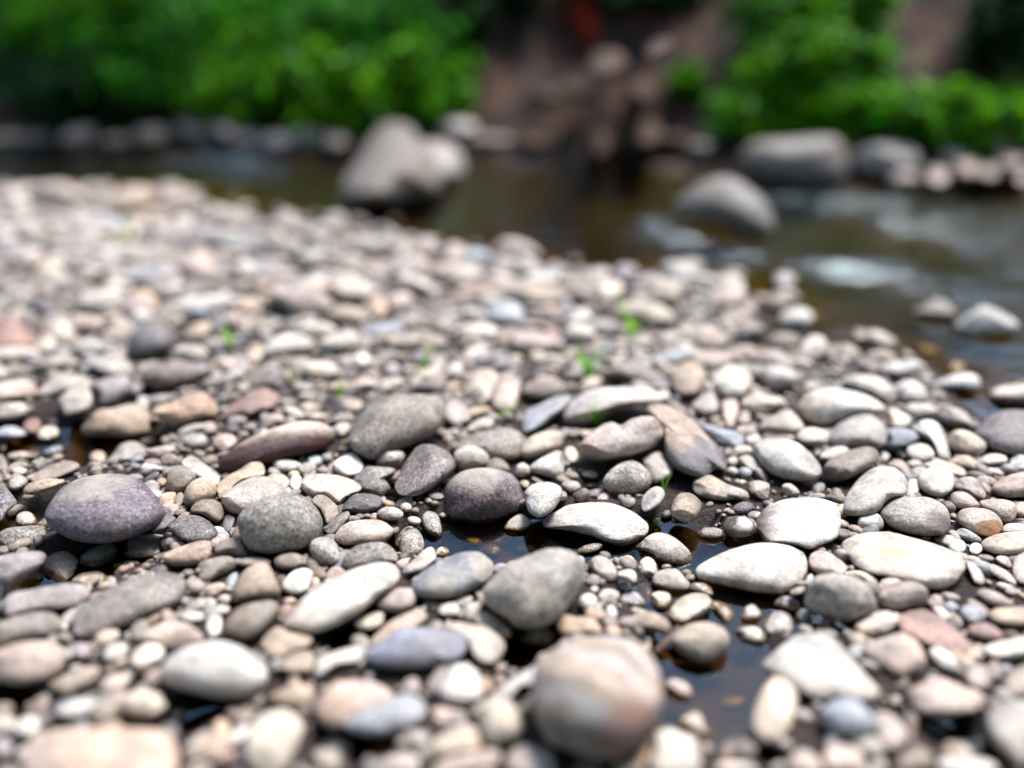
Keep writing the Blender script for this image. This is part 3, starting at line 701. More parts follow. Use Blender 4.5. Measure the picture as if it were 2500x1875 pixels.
def height(P):
    P = np.atleast_2d(np.asarray(P, float))
    sd = shore_sd(P)
    z = np.where(sd > 0, 0.004 + 0.010 * sm(sd / 0.06) + 0.012 * sm((sd - .25) / 1.2), 0.004 - 0.09 * sm(-sd / 0.9) - 0.02 * sm(-sd / .1))
    near = sm((4.0 - P[:, 1]) / 2.0)
    z += near * (0.0035 * fnoise(P, 22) + 0.0022 * fnoise(P, 70, 5) + 0.0010 * fnoise(P, 190, 9))
    for c, a, b, rot, dep in PUD:
        q = P - c; cr, sr = math.cos(rot), math.sin(rot)
        u = (q[:, 0] * cr - q[:, 1] * sr) / a; v = (q[:, 0] * sr + q[:, 1] * cr) / b
        r2 = np.sqrt(u * u + v * v) + 0.10 * fnoise(P, 40, 3)
        z -= dep * sm((1.25 - r2) / 0.55)
    fin = inside(P, FARP); fd = seg_dist(P, FS)
    t = np.maximum(fd, 0)
    hi = 0.01 + 0.05 * sm(t / 0.15) + 0.9 * np.clip(t - 0.22, 0, 2.0) ** 1.05 + 0.35 * np.clip(t - 2.2, 0, 4) + 0.08 * np.clip(t - 6, 0, 80)
    hi += sm(t / 0.4) * (0.09 * fnoise(P, 5, 2) + 0.055 * fnoise(P, 13, 7) + 0.02 * fnoise(P, 31, 4))
    w = sm((fd + np.where(fin, 0, -1e9)) / 0.05)
    bed = np.where(fin, 0, sm((0.35 - fd) / 0.35))
    z = np.where(fin, z * (1 - w) * 0 + hi, z * (1 - bed) + 0.005 * bed)
    back = sm((-P[:, 1] - 0.5) / 3.0)
    return z + 0.15 * back
def height1(x, y): return float(height([[x, y]])[0])
def ground_hit(px, py):
    """Where the camera ray through a pixel meets the ground."""
    d = ray(px, py); ts = np.linspace(0.3, 25, 1500)
    P = EYE + ts[:, None] * d
    below = np.nonzero(P[:, 2] < height(P[:, :2]))[0]
    if not len(below): return P[-1]
    lo, hi_ = ts[max(below[0] - 1, 0)], ts[below[0]]
    for _ in range(20):
        m = (lo + hi_) / 2; q = EYE + m * d
        if q[2] < height1(q[0], q[1]): hi_ = m
        else: lo = m
    return EYE + hi_ * d

# ------------------------------------------------------------------ object helpers
def mesh_obj(name, verts, faces, mat, parent=None, smooth=True, loc=None):
    me = bpy.data.meshes.new(name)
    verts = np.asarray(verts, np.float32); faces = np.asarray(faces, np.int32)
    n, k = faces.shape
    me.vertices.add(len(verts)); me.vertices.foreach_set('co', verts.ravel())
    me.loops.add(n * k); me.loops.foreach_set('vertex_index', faces.ravel())
    me.polygons.add(n); me.polygons.foreach_set('loop_start', np.arange(0, n * k, k, dtype=np.int32))
    me.polygons.foreach_set('use_smooth', np.full(n, smooth, bool))
    me.update(calc_edges=True); me.validate()
    me.materials.append(mat)
    o = bpy.data.objects.new(name, me); COL.objects.link(o)
    if loc is not None: o.location = loc
    if parent is not None: o.parent = parent
    return o
def tag(o, label=None, cat=None, group=None, kind=None):
    if label: o['label'] = label
    if cat: o['category'] = cat
    if group: o['group'] = group
    if kind: o['kind'] = kind
    return o
def empty(name, loc):
    o = bpy.data.objects.new(name, None); COL.objects.link(o); o.location = loc; o.empty_display_size = 0.05
    return o
def tube(pts, radii, sides=7):
    pts = [np.asarray(p, float) for p in pts]; V, F = [], []
    for i, p in enumerate(pts):
        t = pts[min(i + 1, len(pts) - 1)] - pts[max(i - 1, 0)]; t /= np.linalg.norm(t) + 1e-9
        a = np.cross(t, [0.3, 0.2, 0.93]); a /= np.linalg.norm(a) + 1e-9; b = np.cross(t, a)
        for k in range(sides):
            an = 2 * math.pi * k / sides
            V.append(p + radii[i] * (math.cos(an) * a + math.sin(an) * b))
    for i in range(len(pts) - 1):
        for k in range(sides):
            F.append([i * sides + k, i * sides + (k + 1) % sides, (i + 1) * sides + (k + 1) % sides, (i + 1) * sides + k])
    return V, F

# ------------------------------------------------------------------ materials
def new_mat(name):
    m = bpy.data.materials.new(name); m.use_nodes = True
    nt = m.node_tree; nt.nodes.clear()
    out = nt.nodes.new('ShaderNodeOutputMaterial')
    return m, nt, out
class NB:
    """Small node-building helper."""
    def __init__(s, nt): s.nt = nt
    def n(s, t, **kw):
        x = s.nt.nodes.new(t)
        for k, v in kw.items():
            if k.startswith('i_'):
                key = k[2:]; x.inputs[int(key) if key.isdigit() else key.replace('_', ' ')].default_value = v
            else: setattr(x, k, v)
        return x
    def l(s, a, b): s.nt.links.new(a, b)
    def noise(s, vec, scale, detail=3, rough=0.55, dist=0.0):
        x = s.n('ShaderNodeTexNoise', i_Scale=scale, i_Detail=detail, i_Roughness=rough, i_Distortion=dist)
        s.l(vec, x.inputs['Vector']); return x.outputs['Fac']
    def math(s, op, a, b=None, c=None, clamp=False):
        x = s.n('ShaderNodeMath', operation=op, use_clamp=clamp)
        for i, v in enumerate((a, b, c)):
            if v is None: continue
            if isinstance(v, (int, float)): x.inputs[i].default_value = v
            else: s.l(v, x.inputs[i])
        return x.outputs[0]
    def ramp(s, fac, lo, hi, a=0.0, b=1.0):
        x = s.n('ShaderNodeMapRange', i_1=lo, i_2=hi, i_3=a, i_4=b); s.l(fac, x.inputs[0]); return x.outputs[0]
    def mix(s, fac, a, b, mode='MIX'):
        x = s.n('ShaderNodeMix', data_type='RGBA', blend_type=mode)
        for sock, v in ((x.inputs[0], fac), (x.inputs[6], a), (x.inputs[7], b)):
            if isinstance(v, (int, float)): sock.default_value = v
            elif isinstance(v, tuple): sock.default_value = v if len(v) == 4 else v + (1,)
            else: s.l(v, sock)
        return x.outputs[2]
    def scale_col(s, col, f):
        x = s.n('ShaderNodeVectorMath', operation='SCALE'); s.l(col, x.inputs[0])
        if isinstance(f, (int, float)): x.inputs[3].default_value = f
        else: s.l(f, x.inputs[3])
        return x.outputs[0]

def stone_mat(name, src='object', wet=0.007, speck=0.5, split=None, veins=None, bump=0.5, blotch=None, patch=None):
    dim = lambda c: tuple(q * 0.66 for q in c)
    if veins: veins = (dim(veins[0]), veins[1]) + tuple(dim(c) for c in veins[2:])
    if split: split = (dim(split[0]),) + split[1:]
    if patch: patch = (dim(patch[0]),) + patch[1:]
    if blotch: blotch = dim(blotch)
    m, nt, out = new_mat(name); b = NB(nt)
    tc = b.n('ShaderNodeTexCoord'); oi = b.n('ShaderNodeObjectInfo'); geo = b.n('ShaderNodeNewGeometry')
    off = b.n('ShaderNodeVectorMath', operation='ADD')
    if src == 'object':
        b.l(tc.outputs['Object'], off.inputs[0])
        rnd = oi.outputs['Random']
        sc = b.n('ShaderNodeVectorMath', operation='SCALE', i_0=(37.0, 53.0, 29.0)); b.l(rnd, sc.inputs[3]); b.l(sc.outputs[0], off.inputs[1])
        base = oi.outputs['Color']
    else:
        b.l(geo.outputs['Position'], off.inputs[0]); rnd = geo.outputs['Random Per Island']
        at = b.n('ShaderNodeAttribute', attribute_name='tint'); base = at.outputs['Color']
    v = off.outputs[0]
    big = b.noise(v, 9, 3, 0.6); mid = b.noise(v, 42, 4, 0.62); fine = b.noise(v, 210, 3, 0.7); grain = b.noise(v, 620, 2, 0.7)
    col = b.mix(1.0, base, (1, 1, 1), 'MULTIPLY')
    # a slightly different mineral tint in broad soft patches: rusty, grey-blue or pale
    tint = b.mix(b.ramp(rnd, 0.35, 0.65), (1.14, 0.94, 0.78), (0.86, 0.90, 0.98))
    col = b.mix(b.ramp(big, 0.50, 0.66, 0, 0.75), col, b.mix(1.0, col, tint, 'MULTIPLY'))
    col = b.scale_col(col, b.ramp(mid, 0.32, 0.68, 0.66, 1.30))
    col = b.scale_col(col, b.ramp(fine, 0.32, 0.68, 1 - 0.62 * speck, 1 + 0.60 * speck))
    col = b.scale_col(col, b.ramp(grain, 0.34, 0.66, 1 - 0.60 * speck, 1 + 0.55 * speck))
    col = b.scale_col(col, b.ramp(b.noise(v, 17, 6, 0.7, 0.4), 0.34, 0.66, 0.70, 1.26))
    # dark pits and pale crystals
    pit = b.noise(v, 330, 1, 0.5)
    col = b.scale_col(col, b.ramp(pit, 0.32, 0.43, 1 - 0.8 * speck, 1.0))
    col = b.mix(b.ramp(b.noise(v, 150, 2, 0.6), 0.62, 0.74, 0, 0.7 * speck), col, (0.42, 0.40, 0.37))
    # lichen-like darker blotches
    col = b.scale_col(col, b.ramp(b.noise(v, 24, 5, 0.7, 0.6), 0.56, 0.72, 1.0, 0.70))
    if veins:
        w = b.n('ShaderNodeTexWave', i_Scale=veins[1], i_Distortion=9.0, i_Detail=3.0, i_2=9.0); w.bands_direction = 'DIAGONAL'
        w.inputs['Distortion'].default_value = 9.0; b.l(v, w.inputs['Vector'])
        col = b.mix(b.ramp(w.outputs['Fac'], 0.62, 0.95, 0, 0.7), col, veins[0])
        if len(veins) > 2:
            col = b.mix(b.ramp(big, 0.55, 0.62, 0, 0.75), col, veins[2])
    if blotch:
        col = b.mix(b.ramp(b.noise(v, 17, 6, 0.68, 1.2), 0.50, 0.64, 0, 0.8), col, blotch)
    if patch:
        sb = b.n('ShaderNodeVectorMath', operation='DISTANCE', i_1=patch[1]); b.l(tc.outputs['Object'], sb.inputs[0])
        f = b.math('ADD', sb.outputs['Value'], b.math('MULTIPLY', b.math('SUBTRACT', b.noise(v, 45, 5, 0.65), 0.5), patch[2] * 1.3))
        col = b.mix(b.ramp(f, patch[2] * 0.55, patch[2] * 1.05, patch[3], 0.0), col, b.scale_col(b.mix(1.0, patch[0], (1, 1, 1), 'MULTIPLY'), b.ramp(mid, 0.3, 0.7, 0.75, 1.25)))
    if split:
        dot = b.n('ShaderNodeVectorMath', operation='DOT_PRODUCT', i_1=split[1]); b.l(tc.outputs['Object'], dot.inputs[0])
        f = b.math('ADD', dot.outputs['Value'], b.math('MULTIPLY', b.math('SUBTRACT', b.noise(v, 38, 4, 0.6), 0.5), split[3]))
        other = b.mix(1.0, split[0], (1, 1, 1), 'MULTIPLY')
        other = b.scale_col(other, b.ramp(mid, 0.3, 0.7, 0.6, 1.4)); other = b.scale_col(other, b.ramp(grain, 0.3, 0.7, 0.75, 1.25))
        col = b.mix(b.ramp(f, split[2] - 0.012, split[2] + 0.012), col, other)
    # wet band: where the stone has soaked up water just above the water level, with a ragged edge
    sep = b.n('ShaderNodeSeparateXYZ'); b.l(geo.outputs['Position'], sep.inputs[0])
    lvl = b.math('SUBTRACT', sep.outputs['Z'], b.math('MULTIPLY', b.math('SUBTRACT', b.noise(v, 130, 4, 0.65), 0.5), 0.012))
    wetf = b.ramp(lvl, wet - 0.0006, wet + 0.0006, 1.0, 0.0)
    wcol = b.mix(1.0, b.scale_col(col, 0.36), (1.12, 0.95, 0.72), 'MULTIPLY')
    col = b.mix(wetf, col, wcol)
    bs = b.n('ShaderNodeBsdfPrincipled')
    b.l(col, bs.inputs['Base Color'])
    rough = b.ramp(mid, 0.3, 0.7, 0.46, 0.74)
    mx = b.n('ShaderNodeMix', data_type='FLOAT'); b.l(wetf, mx.inputs[0]); b.l(rough, mx.inputs[2]); mx.inputs[3].default_value = 0.16
    b.l(mx.outputs[0], bs.inputs['Roughness']); bs.inputs['Specular IOR Level'].default_value = 0.35
    h = b.math('ADD', b.math('MULTIPLY', fine, 0.5), b.math('ADD', b.math('MULTIPLY', grain, 0.22), b.math('MULTIPLY', mid, 1.1)))
    bp = b.n('ShaderNodeBump', i_Strength=bump, i_Distance=0.004); b.l(h, bp.inputs['Height'])
    b.l(bp.outputs[0], bs.inputs['Normal']); b.l(bs.outputs[0], out.inputs[0])
    return m
M = {}
M['plain'] = stone_mat('river_stone', speck=0.36)
M['speckled'] = stone_mat('speckled_stone', speck=0.85)
M['wet'] = stone_mat('half_wet_stone', wet=0.017, speck=0.4)
M['gravel'] = stone_mat('gravel_stone', src='attribute', speck=0.42)
M['marbled'] = stone_mat('marbled_stone', speck=0.5, blotch=(0.40, 0.36, 0.28))
M['mottled'] = stone_mat('banded_stone', speck=0.15, veins=((0.46, 0.44, 0.42), 11.0, (0.27, 0.215, 0.175)), patch=((0.30, 0.12, 0.095), (0.030, -0.050, 0.002), 0.042, 0.6))
M['tan_top'] = stone_mat('tan_topped_stone', speck=0.8, patch=((0.36, 0.315, 0.25), (-0.012, 0.008, 0.060), 0.056, 0.85))
M['yellow_stain'] = stone_mat('yellow_stained_stone', speck=0.3, patch=((0.40, 0.285, 0.14), (-0.015, -0.01, 0.030), 0.030, 0.75))
M['orange_stain'] = stone_mat('orange_stained_stone', speck=0.35, patch=((0.46, 0.22, 0.095), (0.002, -0.022, 0.0), 0.020, 0.8))
M['bruise'] = stone_mat('bruised_stone', speck=0.5, patch=((0.12, 0.075, 0.065), (0.018, -0.028, 0.008), 0.026, 0.75))
M['rusty_end'] = stone_mat('rusty_stone', speck=0.3, patch=((0.27, 0.10, 0.045), (-0.045, -0.025, -0.012), 0.028, 0.85))
M['white_patch'] = stone_mat('white_patched_stone', speck=0.4, wet=-1.0, patch=((0.60, 0.57, 0.52), (0.004, -0.008, 0.016), 0.0150, 1.0))
M['half_wet'] = stone_mat('half_wet_box_stone', wet=0.006, speck=0.4, split=((0.13, 0.095, 0.07), (0.95, 0.1, -0.25), 0.006, 0.012))
M['wet_slab'] = stone_mat('wet_edged_slab', wet=0.006, speck=0.4, split=((0.12, 0.092, 0.078), (-1.0, 0.25, -0.1), 0.037, 0.035))
BYNAME = {'the big purple-grey cobble': 'tan_top', 'the round dark cobble': 'tan_top', 'the large pale flat stone': 'yellow_stain', 'the orange-stained pink stone': 'orange_stain',
          'the bruised grey stone': 'bruise', 'the long white stone': 'rusty_end', 'the dimpled pink stone': 'bruise', 'the white-patched wet pebble': 'white_patch', 'the half-wet boxy stone': 'half_wet', 'the flat white slab': 'wet_slab'}
M['maroon'] = stone_mat('two_tone_maroon_stone', speck=0.3, split=((0.050, 0.016, 0.012), (0.25, -0.75, -0.45), -0.002, 0.03))
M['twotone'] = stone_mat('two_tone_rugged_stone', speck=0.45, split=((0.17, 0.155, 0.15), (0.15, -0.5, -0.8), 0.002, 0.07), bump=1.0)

def soil_mat():
    m, nt, out = new_mat('river_soil'); b = NB(nt)
    geo = b.n('ShaderNodeNewGeometry'); v = geo.outputs['Position']
    sep = b.n('ShaderNodeSeparateXYZ'); b.l(v, sep.inputs[0]); z, y = sep.outputs['Z'], sep.outputs['Y']
    n1, n2, n3 = b.noise(v, 14, 4), b.noise(v, 120, 4, 0.65), b.noise(v, 480, 3, 0.7)
    wetsoil = b.mix(b.ramp(n2, 0.35, 0.65), (0.006, 0.003, 0.002), (0.026, 0.014, 0.009))
    damp = b.mix(b.ramp(n2, 0.35, 0.65), (0.012, 0.007, 0.005), (0.050, 0.032, 0.023))
    near = b.mix(b.ramp(b.math('ADD', z, b.math('MULTIPLY', b.math('SUBTRACT', n1, 0.5), 0.02)), 0.008, 0.030), wetsoil, damp)
    sub = b.mix(b.ramp(n1, 0.4, 0.6), (0.070, 0.028, 0.003), (0.016, 0.009, 0.001))
    sub = b.scale_col(sub, b.ramp(n2, 0.3, 0.7, 0.45, 1.4))
    near = b.mix(b.ramp(z, -0.006, -0.001, 1, 0), near, sub)
    bed = b.mix(b.ramp(b.noise(v, 7, 4), 0.4, 0.6), (0.0022, 0.0015, 0.0004), (0.0010, 0.0020, 0.0005))
    near = b.mix(b.ramp(z, -0.020, -0.042), near, bed)
    earth = b.mix(b.ramp(b.noise(v, 4.5, 5, 0.6), 0.38, 0.64), (0.006, 0.0028, 0.0016), (0.080, 0.036, 0.019))
    earth = b.scale_col(earth, b.ramp(b.noise(v, 22, 4), 0.3, 0.7, 0.55, 1.35))
    col = b.mix(b.ramp(y, 2.9, 3.1), near, b.mix(b.ramp(z, 0.0, 0.02), near, earth))
    bs = b.n('ShaderNodeBsdfPrincipled'); b.l(col, bs.inputs['Base Color'])
    b.l(b.ramp(z, 0.010, 0.04, 0.45, 0.9), bs.inputs['Roughness']); bs.inputs['Specular IOR Level'].default_value = 0.3
    h = b.math('ADD', b.math('MULTIPLY', n2, 1.0), b.math('MULTIPLY', n3, 0.5))
    bp = b.n('ShaderNodeBump', i_Strength=0.9, i_Distance=0.006); b.l(h, bp.inputs['Height']); b.l(bp.outputs[0], bs.inputs['Normal'])
    b.l(bs.outputs[0], out.inputs[0]); return m
def water_mat():
    m, nt, out = new_mat('stream_water'); b = NB(nt)
    geo = b.n('ShaderNodeNewGeometry'); at = b.n('ShaderNodeAttribute', attribute_name='flow'); fo = b.n('ShaderNodeAttribute', attribute_name='foam')
    mp = b.n('ShaderNodeMapping', i_Scale=(0.28, 1.0, 1.0)); b.l(geo.outputs['Position'], mp.inputs[0])
    v = mp.outputs[0]
    h = b.math('ADD', b.noise(v, 16, 3), b.math('MULTIPLY', b.noise(v, 60, 3), 0.35))
    h = b.math('MULTIPLY', h, at.outputs['Fac'])
    bp = b.n('ShaderNodeBump', i_Strength=0.55, i_Distance=0.03); b.l(h, bp.inputs['Height'])
    tr = b.n('ShaderNodeBsdfTransparent', i_Color=(0.74, 0.60, 0.28, 1))
    gl = b.n('ShaderNodeBsdfGlossy', i_Roughness=0.02, i_Color=(0.74, 0.92, 1.0, 1)); b.l(bp.outputs[0], gl.inputs['Normal'])
    fr = b.n('ShaderNodeFresnel', i_IOR=1.44); b.l(bp.outputs[0], fr.inputs['Normal'])
    mx = b.n('ShaderNodeMixShader'); b.l(fr.outputs[0], mx.inputs[0]); b.l(tr.outputs[0], mx.inputs[1]); b.l(gl.outputs[0], mx.inputs[2])
    wh = b.n('ShaderNodeBsdfDiffuse', i_Color=(0.20, 0.27, 0.34, 1))
    ff = b.math('MULTIPLY', fo.outputs['Fac'], b.ramp(b.noise(v, 26, 4, 0.65), 0.50, 0.66), clamp=True)
    mf = b.n('ShaderNodeMixShader'); b.l(ff, mf.inputs[0]); b.l(mx.outputs[0], mf.inputs[1]); b.l(wh.outputs[0], mf.inputs[2])
    b.l(mf.outputs[0], out.inputs[0]); return m
def leaf_mat(name, c1, c2):
    m, nt, out = new_mat(name); b = NB(nt)
    geo = b.n('ShaderNodeNewGeometry')
    col = b.mix(b.math('POWER', geo.outputs['Random Per Island'], 1.8), c1, c2)
    d = b.n('ShaderNodeBsdfPrincipled', i_Roughness=0.55); b.l(col, d.inputs['Base Color']); d.inputs['Specular IOR Level'].default_value = 0.2
    t = b.n('ShaderNodeBsdfTranslucent'); b.l(col, t.inputs[0])
    mx = b.n('ShaderNodeMixShader', i_0=0.5); b.l(d.outputs[0], mx.inputs[1]); b.l(t.outputs[0], mx.inputs[2]); b.l(mx.outputs[0], out.inputs[0])
    return m
def simple_mat(name, c1, c2, scale, rough=0.8):
    m, nt, out = new_mat(name); b = NB(nt); tc = b.n('ShaderNodeTexCoord')
    col = b.mix(b.ramp(b.noise(tc.outputs['Object'], scale, 4), 0.35, 0.65), c1, c2)
    bs = b.n('ShaderNodeBsdfPrincipled', i_Roughness=rough); bs.inputs['Specular IOR Level'].default_value = 0.1; b.l(col, bs.inputs['Base Color']); b.l(bs.outputs[0], out.inputs[0]); return m
M['earth_rock'] = simple_mat('earthy_rock', (0.016, 0.009, 0.006), (0.070, 0.042, 0.027), 9)
M['soil'] = soil_mat(); M['water'] = water_mat()
M['leaf_bright'] = leaf_mat('bright_leaves', (0.006, 0.105, 0.001), (0.190, 0.500, 0.001))
M['leaf_mid'] = leaf_mat('green_leaves', (0.002, 0.045, 0.001), (0.065, 0.380, 0.001))
M['leaf_dark'] = leaf_mat('dark_leaves', (0.001, 0.018, 0.002), (0.005, 0.055, 0.003))
M['grass'] = leaf_mat('grass_blades', (0.10, 0.34, 0.01), (0.22, 0.46, 0.04))
M['bark'] = simple_mat('bark', (0.05, 0.035, 0.025), (0.13, 0.10, 0.08), 40)
M['root'] = simple_mat('rusty_root', (0.13, 0.010, 0.003), (0.05, 0.006, 0.002), 20, 1.0)
M['twig'] = simple_mat('dead_twig', (0.07, 0.045, 0.035), (0.14, 0.10, 0.08), 60)

# ------------------------------------------------------------------ ground and water
def axis(*segs):
    out = [segs[0][0]]
    for a, bnd, step0, step1 in segs:
        n = max(1, int(abs(bnd - a) / ((step0 + step1) / 2)))
        t = np.linspace(0, 1, n + 1)[1:]
        q = step1 / step0
        f = t if abs(q - 1) < 1e-6 else (q ** t - 1) / (q - 1)
        out.extend(a + (bnd - a) * f)
    return np.array(out)
def grid(xs, ys):
    X, Y = np.meshgrid(xs, ys); P = np.stack([X.ravel(), Y.ravel()], 1)
    nx, ny = len(xs), len(ys)
    i = (np.arange(ny - 1)[:, None] * nx + np.arange(nx - 1)[None]).ravel()
    return P, np.stack([i, i + 1, i + nx + 1, i + nx], 1)
xs = axis((-120, -6, 12, .3), (-6, -1.1, .3, .03), (-1.1, 1.1, .009, .009), (1.1, 6, .03, .3), (6, 120, .3, 12))
ys = axis((-60, -1, 8, .3), (-1, .45, .2, .02), (.45, 1.9, .009, .009), (1.9, 3.2, .012, .03), (3.2, 8.5, .04, .10), (8.5, 120, .2, 12))
P, F = grid(xs, ys)
ground = mesh_obj('ground', np.c_[P, height(P)], F, M['soil']); tag(ground, kind='structure')

xs = axis((-40, -3, 2, .05), (-3, 3, .022, .022), (3, 40, .05, 2)); ys = axis((.3, 1.7, .05, .03), (1.7, 6.2, .018, .022))
P, F = grid(xs, ys)
sd = shore_sd(P); flow = sm((-sd - 0.05) / 0.25)
# riffles: standing waves where the bed is shallow and around the boulders
RIFFLES = [(2250,520,330,55,.45),(1950,465,200,40,.45),(2450,620,160,50,.4),(560,385,190,30,.8),(600,420,140,25,.6),(1280,400,120,22,.5),(1620,560,130,40,.7),(2080,650,150,28,1.0),(2300,700,180,40,.5),(1750,600,200,40,.35),(2200,440,250,25,.3),(2350,560,200,40,.3),(1900,425,120,14,.6),(1500,640,120,30,.3)]
rough = np.zeros(len(P)); foam = np.zeros(len(P))
for cx, cy, rx, ry, am in RIFFLES:
    c = on_plane(cx, cy)[:2]; a = np.linalg.norm(on_plane(cx + rx, cy)[:2] - c); bb = np.linalg.norm(on_plane(cx, cy - ry)[:2] - on_plane(cx, cy + ry)[:2]) / 2
    q = np.sqrt(((P[:, 0] - c[0]) / a) ** 2 + ((P[:, 1] - c[1]) / bb) ** 2)
    rough += am * sm(1.35 - q); foam = np.maximum(foam, am * sm(1.25 - q))
Z = flow * (0.0026 + 0.0060 * np.clip(rough, 0, 1.2)) * (fnoise(P * [0.55, 1.0], 26, 1) + 0.6 * fnoise(P * [0.6, 1.0], 60, 11))
Z += flow * np.clip(rough, 0, 1) * 0.006
water = mesh_obj('water', np.c_[P, Z], F, M['water']); tag(water, kind='structure')
for nm, arr in (('flow', flow * (0.45 + 1.15 * np.clip(rough, 0, 1))), ('foam', np.clip(foam ** 2 * flow * 0.55, 0, 0.6))):
    a = water.data.attributes.new(nm, 'FLOAT', 'POINT'); a.data.foreach_set('value', arr.astype(np.float32))

# ------------------------------------------------------------------ stones
COLOURS = {  # base colour, word
    'W': ((0.388, 0.348, 0.297), 'whitish'), 'C': ((0.354, 0.296, 0.229), 'cream'), 'G': ((0.277, 0.244, 0.205), 'light grey'), 'M': ((0.180, 0.157, 0.132), 'grey'),
    'D': ((0.083, 0.071, 0.064), 'dark grey'), 'P': ((0.319, 0.250, 0.205), 'pinkish'), 'R': ((0.215, 0.133, 0.104), 'reddish'), 'T': ((0.284, 0.218, 0.158), 'tan'),
    'B': ((0.254, 0.251, 0.254), 'blue-grey'), 'U': ((0.135, 0.112, 0.102), 'mauve-brown'), 'O': ((0.347, 0.240, 0.160), 'orange-tan'), 'V': ((0.161, 0.163, 0.191), 'slate-blue'),
    'K': ((0.194, 0.156, 0.121), 'brown-grey'), 'L': ((0.229, 0.198, 0.187), 'lavender-grey'), 'X': ((0.312, 0.253, 0.202), 'maroon'), 'Q': ((0.312, 0.224, 0.166), 'two-tone'),
    'Y': ((0.161, 0.157, 0.163), 'blue-grey'), 'Z': ((0.240, 0.187, 0.139), 'cream')}
def ico(sub):
    bm = bmesh.new(); bmesh.ops.create_icosphere(bm, subdivisions=sub, radius=1.0)
    v = np.array([x.co[:] for x in bm.verts]); f = np.array([[y.index for y in x.verts] for x in bm.faces]); bm.free(); return v, f
ICO = {k: ico(k) for k in (2, 3, 4, 5, 6)}
def parse(text):
    out, (ox, oy, s) = [], (0, 0, 1)
    for line in text.strip().splitlines():
        if line[0] == '@':
            t = line[1:].split(); ox, oy, s = float(t[0]), float(t[1]), float(t[2]); continue
        head, _, lab = line.partition('#'); code, body = head.split(None, 1)
        lab, _, short = lab.strip().partition('|')
        if body[0] == '~':
            cx, cy, rx, ry, an = map(float, body[1:].split()); an = R(an)
            q = [(cx + rx * math.cos(k) * math.cos(an) - ry * math.sin(k) * math.sin(an), cy + rx * math.cos(k) * math.sin(an) + ry * math.sin(k) * math.cos(an)) for k in np.linspace(0, 6.2832, 13)[:-1]]
        else: q = [tuple(map(float, p.split())) for p in body.split(',')]
        q = np.array(q) / s + [ox, oy]
        out.append(dict(code=code[0], flags=code[1:], poly=q, label=lab, short=short.strip(), ell=body[0] == '~'))
    return out
def smooth_poly(q, k=8):
    n = len(q); out = []
    for i in range(n):
        p0, p1, p2, p3 = q[i - 1], q[i], q[(i + 1) % n], q[(i + 2) % n]
        for t in np.arange(k) / k:
            out.append(0.5 * (2 * p1 + (p2 - p0) * t + (2 * p0 - 5 * p1 + 4 * p2 - p3) * t * t + (3 * p1 - p0 - 3 * p2 + p3) * t ** 3))
    return np.array(out)
def moments(q):
    x, y = q[:, 0], q[:, 1]; x1, y1 = np.roll(x, -1), np.roll(y, -1); c = x * y1 - x1 * y; A = c.sum() / 2
    cx = ((x + x1) * c).sum() / (6 * A); cy = ((y + y1) * c).sum() / (6 * A)
    xx = ((x * x + x * x1 + x1 * x1) * c).sum() / (12 * A) - cx * cx; yy = ((y * y + y * y1 + y1 * y1) * c).sum() / (12 * A) - cy * cy
    xy = ((x * y1 + 2 * x * y + 2 * x1 * y1 + x1 * y) * c).sum() / (24 * A) - cx * cy
    return abs(A), np.array([cx, cy]), np.array([[xx, xy], [xy, yy]])
def blob(base, rng, pw, nf, lump):
    """A worn, slightly flattened-faced unit pebble."""
    s = base.copy()
    s /= (np.abs(s) ** pw).sum(1, keepdims=True) ** (1 / pw)
    for _ in range(nf):
        n = rng.normal(size=3); n /= np.linalg.norm(n); d = rng.uniform(0.62 if nf > 4 else 0.72, 0.95)
        t = s @ n; over = np.maximum(t - d, 0); s -= (over * rng.uniform(0.55, 0.85))[:, None] * n
    w = np.zeros(len(s))
    for f in (1.6, 2.4, 3.4, 5.5, 8.0, 12.0):
        d = rng.normal(size=3); d /= np.linalg.norm(d)
        w += np.sin((s @ d) * f + rng.uniform(0, 6.28)) * lump * rng.uniform(0.5, 1) * (1.6 / f) ** 0.85
    return s * (1 + w)[:, None]
